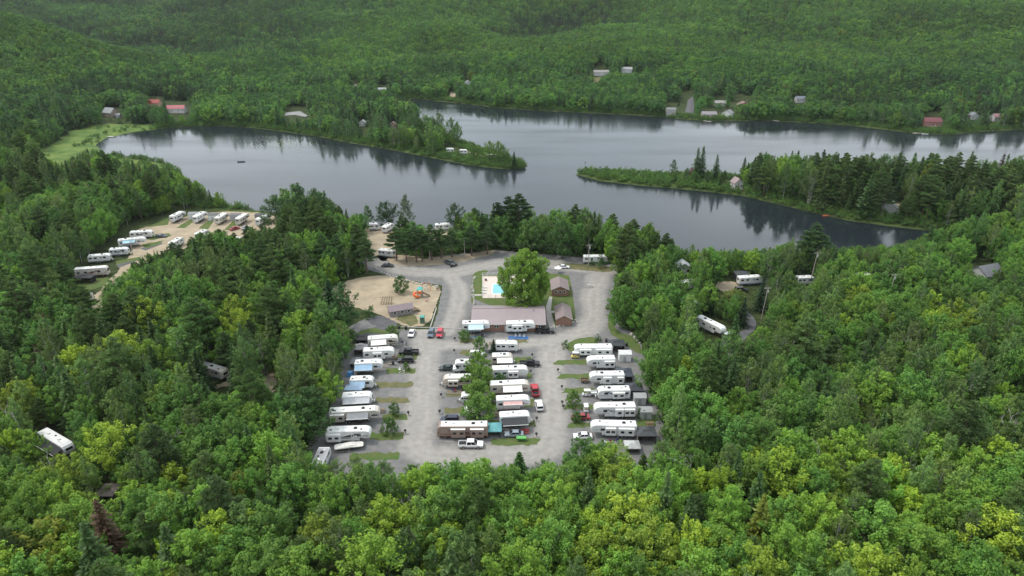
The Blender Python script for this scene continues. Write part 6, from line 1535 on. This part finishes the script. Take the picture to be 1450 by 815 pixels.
for sp, cap in (('maple', 280), ('aspen', 200), ('birch', 180), ('spruce', 150), ('pine', 150)):
    ix = np.nonzero((SPEC == sp) & infr)[0]; ix = ix[np.argsort(dist[ix] / (S[ix] * RR0[ix]))][:cap]
    nm, kind_word = FOREST_LAB[sp]
    for i in ix:
        lab = describe(kind_word, sp, i)
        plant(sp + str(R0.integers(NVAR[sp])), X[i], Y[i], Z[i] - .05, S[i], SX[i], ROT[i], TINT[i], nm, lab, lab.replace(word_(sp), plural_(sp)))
    taken[ix] = True

# ------------------------------------------------------------------ trees of their own on the campground and shores
_dl = lake_dist(np.array([0.]), np.array([0.]))
def hero(key, px, py, h, w, tint, name, label, group=None, rot=None):
    c = W(px, py); p = PROTO[key]; z = height1(c.x, c.y); tint = np.array(tint, float) * (1.18 if not any(tint is q for q in (BR, MID, DRK)) and key != 'giant' else 1.0)
    return plant(key, c.x, c.y, z, h / p['H'], w / (2 * p['R']), R0.uniform(0, 6.28) if rot is None else rot, tint, name, label, group)
BR, MID, DRK = (.125, .225, .03), (.09, .18, .03), (.042, .085, .03)
def big_maple():
    V, T, tg = broadleaf(201, 20, 8.6, .10, 340, 1.3, 150, .50, 'round', .45, .42, 22, 1, 1.15, .35)
    PROTO['giant'] = dict(crown=leaf_mesh('giant_crown', V, T, None, (M_LEAF,)), trunk=mesh_of('giant_trunk', tg, M_BARK), H=20, R=8.6)
big_maple()
hero("giant", 744, 437, 22.0, 17.4, (.165, .285, .034), 'maple_tree', 'huge round bright green maple shading the pool')
GT = 'young maples between the lots'
for key, px, py, h, w, tint, lab in (
        ('young0', 677, 531, 7.2, 8.2, BR, 'leafy young maple between class c motorhome and beige trailer'), ('young1', 679, 552, 7.4, 8.2, BR, 'leafy young maple between taupe trailer and large fifth wheel'), ('young2', 677, 573, 7.0, 8.0, BR, 'leafy young maple above the tiny round caravan'), ('young0', 678, 598, 7.8, 8.6, (.10, .19, .03), 'largest young maple of the row beside the maroon motorhome'),
        ('young1', 657, 482, 3.6, 4.0, (.09, .17, .03), 'small round tree in front of the light blue awning'), ('young2', 679, 497, 4.8, 4.4, (.08, .16, .03), 'small tree at the head of the maple row'), ('young0', 708, 549, 4.2, 4.6, (.045, .10, .022), 'dark leafy bush tree against the large white fifth wheel'),
        ('young0', 557, 481, 4.8, 4.8, (.085, .155, .03), 'small tree by the nose of the beige trailer'), ('young1', 558.5, 588, 3.6, 3.0, (.06, .125, .022), 'small round tree on the lot near the silver awning'), ('young2', 553.5, 614, 4.6, 4.2, (.06, .125, .022), 'round small tree on the grass by the tan fifth wheel'),
        ('young0', 811, 575, 4.8, 4.2, (.10, .18, .028), 'bright young tree on the lot beside the golf cart'), ('young0', 816, 597, 3.0, 3.0, (.06, .13, .025), 'small tree in front of the dark red sedan'), ('young1', 568, 414, 6.4, 5.6, (.05, .12, .022), 'single round tree on the grass of the playground'),
        ('young2', 575, 524, 2.6, 2.0, (.085, .155, .03), 'tiny sapling beside the fire ring'), ('young2', 497, 484, 4.0, 5.0, (.06, .13, .025), 'leafy shrub at the corner of the paved lane')):
    hero(key, px, py, h, w, tint, 'young_tree', lab, GT)
hero('spruce1', 699, 499, 4.4, 2.6, (.028, .05, .03), 'spruce_tree', 'small dark spruce beside the trailer with three windows')
hero('spruce0', 1050, 462, 10, 4.4, (.03, .055, .025), 'spruce_tree', 'narrow spruce at the mouth of the asphalt lane')
hero('maple1', 822, 672, 9.6, 8.5, (.06, .13, .026), 'maple_tree', 'leafy tree overhanging the white sedan')
hero('maple2', 852, 676, 8.5, 8, (.075, .15, .026), 'maple_tree', 'leafy tree in front of the round nosed fifth wheel')
hero('spruce1', 735, 692, 9.5, 6.5, (.05, .11, .028), 'spruce_tree', 'broad green fir facing the island of lots')
for px, py, h, w in ((508, 690, 8.5, 6), (545, 695, 8, 6), (585, 696, 7.5, 5.5), (612, 694, 7, 5), (650, 700, 8, 5.5), (690, 700, 8, 6), (770, 694, 8, 6), (478, 688, 7, 5)):
    hero('birch%d' % (px % 2), px, py, h, w, np.array(PAL['birch'][px % 3]) * 1.05, 'birch_tree', 'slim young birch in the screen along the gravel road', 'young birches along the gravel road')
hero('maple3', 1036, 440, 8, 8, (.13, .16, .03), 'maple_tree', 'yellowish tree between clearing and asphalt lane')
hero('spruce0', 1003, 444, 9, 5, (.03, .065, .024), 'spruce_tree', 'dark spruce behind the slanting fifth wheel')
hero('spruce2', 1075, 440, 13, 5, (.032, .06, .026), 'spruce_tree', 'spruce standing by the leaning utility pole')
for px, py, w, lab in ((800, 492, 2.6, 'round dark clipped bush at the gravel corner'), (847, 483, 2.4, 'small bush at the edge of the grass verge'), (852, 377, 5.0, 'clipped green hedge bush before the white trailer'), (838, 376, 2.5, 'low green bush by the hedge trailer'), (524, 449, 4.2, 'green bush beside the paved pad'), (905, 591, 3.0, 'low hedge bush by the grey green shed')):
    hero('shrub0', px, py, w * .85, w, (.055, .12, .024), 'round_shrub', lab, 'bushes of the campground')
# pines and leafy trees of the near shore
GS = 'shore trees between beach lots and water'
for key, px, py, h, w, tint, nm, lab in (
        ('maple1', 368 + 60, 335, 24, 20, (.045, .10, .022), 'maple_tree', 'massive dark leafy tree towering over the lake loop'), ('maple0', 452, 332, 20, 16, (.05, .105, .024), 'maple_tree', 'broad dark tree next to the massive shore tree'), ('maple3', 395, 328, 17, 12, (.055, .11, .026), 'maple_tree', 'leafy tree at the end of the lake loop'),
        ('maple2', 548, 318, 12, 11, (.03, .07, .02), 'maple_tree', 'dark round tree behind the beach lane motorhome'), ('aspen0', 522, 318, 10, 6, (.06, .13, .025), 'aspen_tree', 'light green tree beside the dark round one'), ('aspen1', 576, 320, 16, 8, (.09, .125, .06), 'aspen_tree', 'pale feathery willow like tree at the beach'), ('maple0', 645, 322, 13, 10, (.032, .075, .02), 'maple_tree', 'dark rounded tree at the water beyond the pines'), ('maple3', 677, 322, 10, 8, (.035, .08, .02), 'maple_tree', 'smaller dark rounded tree at the water'),
        ('pine0', 735, 345, 22, 12, (.04, .08, .026), 'pine_tree', 'great dark pine behind the road opposite the big maple'), ('pine1', 720, 338, 19, 10, (.035, .07, .025), 'pine_tree', 'dark pine beside the great one'), ('pine2', 705, 340, 17, 9, (.035, .068, .025), 'pine_tree', 'shorter dark pine at the beach lots'),
        ('maple1', 796, 366, 17, 12, (.05, .11, .022), 'maple_tree', 'tall dense tree behind the three window cabin'), ('maple2', 752, 358, 15, 12, (.075, .15, .028), 'maple_tree', 'bright tree behind the great maple'), ('maple0', 880, 382, 14, 10, (.055, .12, .024), 'maple_tree', 'dense tree at the junction corner'), ('pine0', 1145, 382, 19, 11, (.06, .11, .04), 'pine_tree', 'tall open pine rising over the water east of the clearing')):
    hero(key, px, py, h, w, tint, nm, lab, GS)
for px, py, h in ((562, 368, 14), (576, 372, 13), (590, 371, 15), (598, 370, 14), (612, 368, 15), (625, 366, 13), (640, 364, 12), (668, 362, 13), (690, 360, 12), (480, 388, 16), (505, 384, 15), (520, 388, 15), (462, 392, 17), (436, 400, 16), (412, 402, 16)):
    hero('pine%d' % (px % 3), px, py, h, 7.2, np.array(PAL['pine'][px % 3]) * .95, 'pine_tree', 'straight trunked pine in the stand along the sandy lane', 'pines along the sandy lane')
for px, py, h in ((262, 392, 13), (280, 384, 14), (300, 378, 13), (318, 372, 14), (338, 374, 13), (356, 366, 14), (238, 398, 12), (222, 404, 11), (250, 380, 11), (376, 360, 13)):
    hero('pine%d' % (px % 3), px, py, h, 5.4, np.array(PAL['pine'][px % 3]) * .85, 'pine_tree', 'slender pine in the thin stand before the lake loop', 'pines before the lake loop')
hero('aspen1', 490, 470, 17, 11, (.042, .10, .026), 'broad_tree', 'tall dense dark green tree standing over the paved lane by the hut')
hero('maple1', 476, 480, 12, 9, (.05, .115, .026), 'broad_tree', 'lower dark green tree leaning on the tall one by the paved lane')
hero('spruce1', 470, 452, 14, 9, (.03, .07, .024), 'spruce_tree', 'broad dark conifer behind the tall tree of the paved lane')
hero('maple0', 560 - 118, 620, 14, 12, (.04, .09, .02), 'maple_tree', 'dark tree crowding the end of the black nosed fifth wheel')
# spruces on the long point
for px, py, h, w in ((985, 251, 17, 7), (992, 252, 18, 7.6), (1012, 257, 15, 7), (1062, 266, 15, 7), (953, 248, 9.5, 5.0), (1130, 268, 17, 7), (1148, 272, 18, 7), (1182, 274, 17, 7), (1272, 280, 16, 7)):
    hero('spruce%d' % (px % 3) if h > 10 else 'aspen0', px, py, h, w, PAL['spruce'][px % 4] if h > 10 else (.065, .125, .04), 'spruce_tree' if h > 10 else 'aspen_tree', 'tall lone spruce standing out on the long point' if h > 10 else 'slender aspen near the tip of the long point', 'spruces of the long point' if h > 10 else None)
hero('aspen1', 972, 254, 7, 4, (.07, .13, .04), 'aspen_tree', 'light aspen beside the red leaved tree'); hero('maple1', 978, 253, 7, 3.4, (.14, .03, .025), 'maple_tree', 'small red leaved tree beside the spruces of the long point')
for px, py, h, w in ((122, 236, 8, 4), (130, 238, 12, 4.6), (112, 238, 7, 3.6), (138, 238, 9, 4), (82, 242, 6, 3), (105, 244, 6, 3)):
    hero('spruce%d' % (px % 3), px, py, h, w, (.024, .048, .022), 'spruce_tree', 'dark spruce in the clump on the bay wetland', 'spruces on the bay wetland')
for px, py, h, w, tint in ((693, 228, 13, 9, BR), (712, 232, 12, 9, MID), (728, 236, 10, 5, DRK), (672, 225, 10, 6, MID), (706, 226, 12, 7, BR), (640, 200, 17, 10, (.075, .14, .028)), (622, 192, 17, 10, (.07, .13, .03)), (648, 205, 16, 8, MID)):
    hero(('spruce0' if tint is DRK else 'maple%d' % (px % 4)), px, py, h, w, tint, 'spruce_tree' if tint is DRK else 'maple_tree', 'dark spruce at the tip of the middle point' if tint is DRK else 'leafy tree on the middle point by the caravans', None if tint is DRK else 'trees of the middle point')
hero('maple2', 92, 812, 13, 11, (.165, .195, .018), 'maple_tree', 'golden yellow maple at the forest front')
# dead and bare trees
BARE = [mesh_of('bare_tree', bare(300 + i, 13), M_DEAD) for i in range(3)]
for px, py, h, lab in ((337, 838, .95, 'bare reddish grey dead tree at the forest front'), (1395, 715, 1.0, 'leaning bare tree in the eastern forest'), (1220, 745, .95, 'bare branched dead tree among aspens'), (1000, 815, .9, 'pale dead tree in the front forest'), (285, 745, .85, 'thin dead tree in the front forest'), (1262, 420, 1.1, 'bare pale snag above the eastern canopy'), (1148, 385, 1.35, 'tall pale snag beside the open pine'), (320, 445, .9, 'pale dead birch among the pines'), (1085, 580, .8, 'grey dead tree in the eastern forest'), (90, 700, .8, 'grey dead tree near the wooden gazebo'), (1330, 640, .9, 'forked dead tree in the eastern forest'), (575, 745, 1.0, 'slim pale dead birch before the campground'), (188, 360, .95, 'bare leaning birch beside the grey trailer'), *[(a, b, c, 'pale leafless snag poking out of the eastern canopy') for a, b, c in ((1040, 640, 1.05), (1150, 690, 1.1), (1180, 600, 1.0), (1265, 700, 1.12), (1290, 560, 1.05), (1350, 590, 1.1), (1420, 660, 1.1), (1110, 540, 1.0), (970, 700, 1.05), (1375, 480, 1.1), (1240, 490, 1.05), (1440, 560, 1.05))], *[(a, b, c, 'pale leafless snag poking out of the western woods') for a, b, c in ((40, 640, 1.05), (170, 600, 1.05), (240, 690, 1.05), (395, 690, 1.05), (140, 500, 1.1), (205, 540, 1.05))]):
    c = W(px, py); t = thing('dead_tree', lab, 'tree', (c.x, c.y, -.1), R0.uniform(0, 6), 'dead trees in the forest'); t.scale = (h, h, h)
    o = bpy.data.objects.new('trunk', BARE[px % 3]); COL.objects.link(o); o.parent = t

# ------------------------------------------------------------------ the rest of the woods, too many to count
def forest_object(name, label, idx, lib, keyfn, extra_scale=1.0):
    """points with size, turn and leaf colour; each grows one of the tree shapes"""
    keys = sorted(lib); kid = np.array([keys.index(keyfn(i)) for i in idx])
    me = bpy.data.meshes.new(name); m = len(idx)
    me.vertices.add(m); me.vertices.foreach_set('co', np.stack([X[idx], Y[idx], Z[idx] - .05], 1).astype(np.float32).ravel())
    for nm, dt, arr in (('shape', 'INT', kid.astype(np.int32)), ('turn', 'FLOAT', ROT[idx].astype(np.float32))):
        a = me.attributes.new(nm, dt, 'POINT'); a.data.foreach_set('value', arr)
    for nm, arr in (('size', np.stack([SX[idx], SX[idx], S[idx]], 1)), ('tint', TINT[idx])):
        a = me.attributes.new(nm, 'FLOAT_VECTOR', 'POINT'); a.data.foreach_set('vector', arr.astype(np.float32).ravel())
    me.update()
    o = bpy.data.objects.new(name, me); COL.objects.link(o); tag(o, label, None, None, 'stuff')
    grow_on(o, [(k, lib[k]['mesh']) for k in keys])
    return o

def grow_on(o, shapes):
    g = bpy.data.node_groups.new(o.name + '_growth', 'GeometryNodeTree')
    g.interface.new_socket('Geometry', in_out='INPUT', socket_type='NodeSocketGeometry'); g.interface.new_socket('Geometry', in_out='OUTPUT', socket_type='NodeSocketGeometry')
    N, Lk = g.nodes, g.links
    gi = N.new('NodeGroupInput'); go = N.new('NodeGroupOutput'); jn = N.new('GeometryNodeJoinGeometry')
    def attr(nm, dt):
        a = N.new('GeometryNodeInputNamedAttribute'); a.data_type = dt; a.inputs['Name'].default_value = nm; return a
    sh, tu, si = attr('shape', 'INT'), attr('turn', 'FLOAT'), attr('size', 'FLOAT_VECTOR')
    cx = N.new('ShaderNodeCombineXYZ'); Lk.new(tu.outputs['Attribute'], cx.inputs['Z'])
    for k, (key, mesh) in enumerate(shapes):
        src = bpy.data.objects.new(key + '_shape', mesh)          # mesh carrier for the node, not in the scene
        oi = N.new('GeometryNodeObjectInfo'); oi.inputs['Object'].default_value = src; oi.inputs['As Instance'].default_value = False
        cmp_ = N.new('FunctionNodeCompare'); cmp_.data_type = 'INT'; cmp_.operation = 'EQUAL'
        Lk.new(sh.outputs['Attribute'], cmp_.inputs[2]); cmp_.inputs[3].default_value = k
        ip = N.new('GeometryNodeInstanceOnPoints')
        Lk.new(gi.outputs[0], ip.inputs['Points']); Lk.new(cmp_.outputs[0], ip.inputs['Selection']); Lk.new(oi.outputs['Geometry'], ip.inputs['Instance'])
        Lk.new(cx.outputs[0], ip.inputs['Rotation']); Lk.new(si.outputs['Attribute'], ip.inputs['Scale'])
        Lk.new(ip.outputs[0], jn.inputs[0])
    Lk.new(jn.outputs[0], go.inputs[0])
    md = o.modifiers.new('growth', 'NODES'); md.node_group = g

for lib in (PROTO, FAR):
    for k, p in lib.items():
        if 'raw' in p: p['mesh'] = leaf_mesh(k + '_tree', p['raw'][0], p['raw'][1], p['raw'][2], (M_LEAF, p['bark']))
NEARLIB = {k: p for k, p in PROTO.items() if 'mesh' in p and 'shrub' not in k and 'young' not in k}
rest = np.nonzero(~taken)[0]
nearrest = rest[Y[rest] < 470]; farrest = rest[Y[rest] >= 470]
def nk(i): return SPEC[i] + str(i % NVAR[SPEC[i]])
FMAP = {'maple': 'maple%d', 'aspen': 'aspen%d', 'birch': 'aspen%d', 'spruce': 'spruce%d', 'pine': 'spruce%d'}
FN = {'maple': 3, 'aspen': 2, 'birch': 2, 'spruce': 2, 'pine': 2}
def fk(i): return FMAP[SPEC[i]] % (i % FN[SPEC[i]])
forest_object('forest', 'unbroken mixed forest around the campground and along the near shores', nearrest, NEARLIB, nk)
forest_object('hill_forest', 'distant forest over the far shore and the hills', farrest, FAR, fk)

# bushes: shore fringe, wetland, edges of the clearings, undergrowth
bx, by = [], []
for (x0, x1, y0, y1, st, mode) in ((-430, 430, 250, 760, 2.2, 'shore'), (-170, 170, 85, 300, 3.0, 'edge'), (-430, -150, 330, 560, 3.4, 'wet')):
    a, b_ = scatter(x0, x1, y0, y1, st, R0); d = lake_dist(a, b_); z = height(a, b_, d)
    ok = in_frame(a, b_, z, 10)
    if mode == 'shore': ok &= (d > .8) & (d < 13) & (R0.random(len(a)) < np.where(inside(MEADOW, a, b_), .12, .92))
    elif mode == 'edge':
        gd_ = dist_poly(GROUND_KEEP[0], a, b_); ok &= (gd_ < 13) & ~inside(GROUND_KEEP[0], a, b_) & (d > 2)
    else: ok &= inside(MEADOW, a, b_) & (R0.random(len(a)) < .05) | ((d > 1.5) & (d < 45) & ~inside(MEADOW, a, b_) & (R0.random(len(a)) < .3))
    for g in GROUND_KEEP: ok &= ~inside(g, a, b_)
    for hx, hy in HOUSES: ok &= np.hypot(a - hx, b_ - hy) > 4.5
    bx.append(a[ok]); by.append(b_[ok])
X, Y = np.concatenate(bx), np.concatenate(by); Z = height(X, Y); n = len(X)
S = R0.uniform(.5, 1.25, n); SX = S * R0.uniform(.8, 1.3, n)
bad = blocked(X, Y, Z + .3, 2.6 * S * .6, 1.0 * S)
ok = ~bad | (lake_dist(X, Y) < 14)
X, Y, Z, S, SX = X[ok], Y[ok], Z[ok], S[ok], SX[ok]; n = len(X)
ROT = R0.uniform(0, 6.28, n); pal = np.array(PAL['shrub']); TINT = pal[R0.integers(0, 3, n)] * R0.uniform(.75, 1.25, (n, 1))
forest_object('undergrowth', 'leafy bushes along the shores and clearing edges', np.arange(n), {k: PROTO[k] for k in ('shrub0', 'shrub1')}, lambda i: 'shrub%d' % (i % 2))

# lily pads on the quiet part of the bay
vv_, ff_ = [], []
for k in range(420):
    px, py = 400 + R0.normal(0, 26), 203 + R0.normal(0, 5.5)
    c = W(px, py, WATER_Z + .02)
    if lake_dist(np.array([c.x]), np.array([c.y]))[0] > -3: continue
    r_ = R0.uniform(.25, .6); o_ = len(vv_)
    vv_ += [(c.x + r_ * math.cos(a * 1.0472), c.y + r_ * math.sin(a * 1.0472), c.z) for a in range(6)]; ff_.append(tuple(range(o_, o_ + 6)))
o = bpy.data.objects.new('lily_pads', mesh_of('lily_pads', (vv_, ff_), mat('lily_leaf', (.16, .20, .11), .5))); COL.objects.link(o); tag(o, 'pale lily pads floating on the bay', None, None, 'stuff')
# ------------------------------------------------------------------ summer haze
hz = bpy.data.materials.new('summer_haze'); hz.use_nodes = True
n = hz.node_tree.nodes; n.clear()
ho = n.new('ShaderNodeOutputMaterial'); pv_ = n.new('ShaderNodeVolumePrincipled')
pv_.inputs['Color'].default_value = (.90, .96, 1.0, 1); pv_.inputs['Density'].default_value = .000035; pv_.inputs['Anisotropy'].default_value = .2
hz.node_tree.links.new(pv_.outputs[0], ho.inputs['Volume'])
o = bpy.data.objects.new('haze', mesh_of('haze', box(0, 1950, 121, 5200, 4700, 254), hz)); COL.objects.link(o)
tag(o, 'thin bluish summer haze over the valley', None, None, 'stuff')
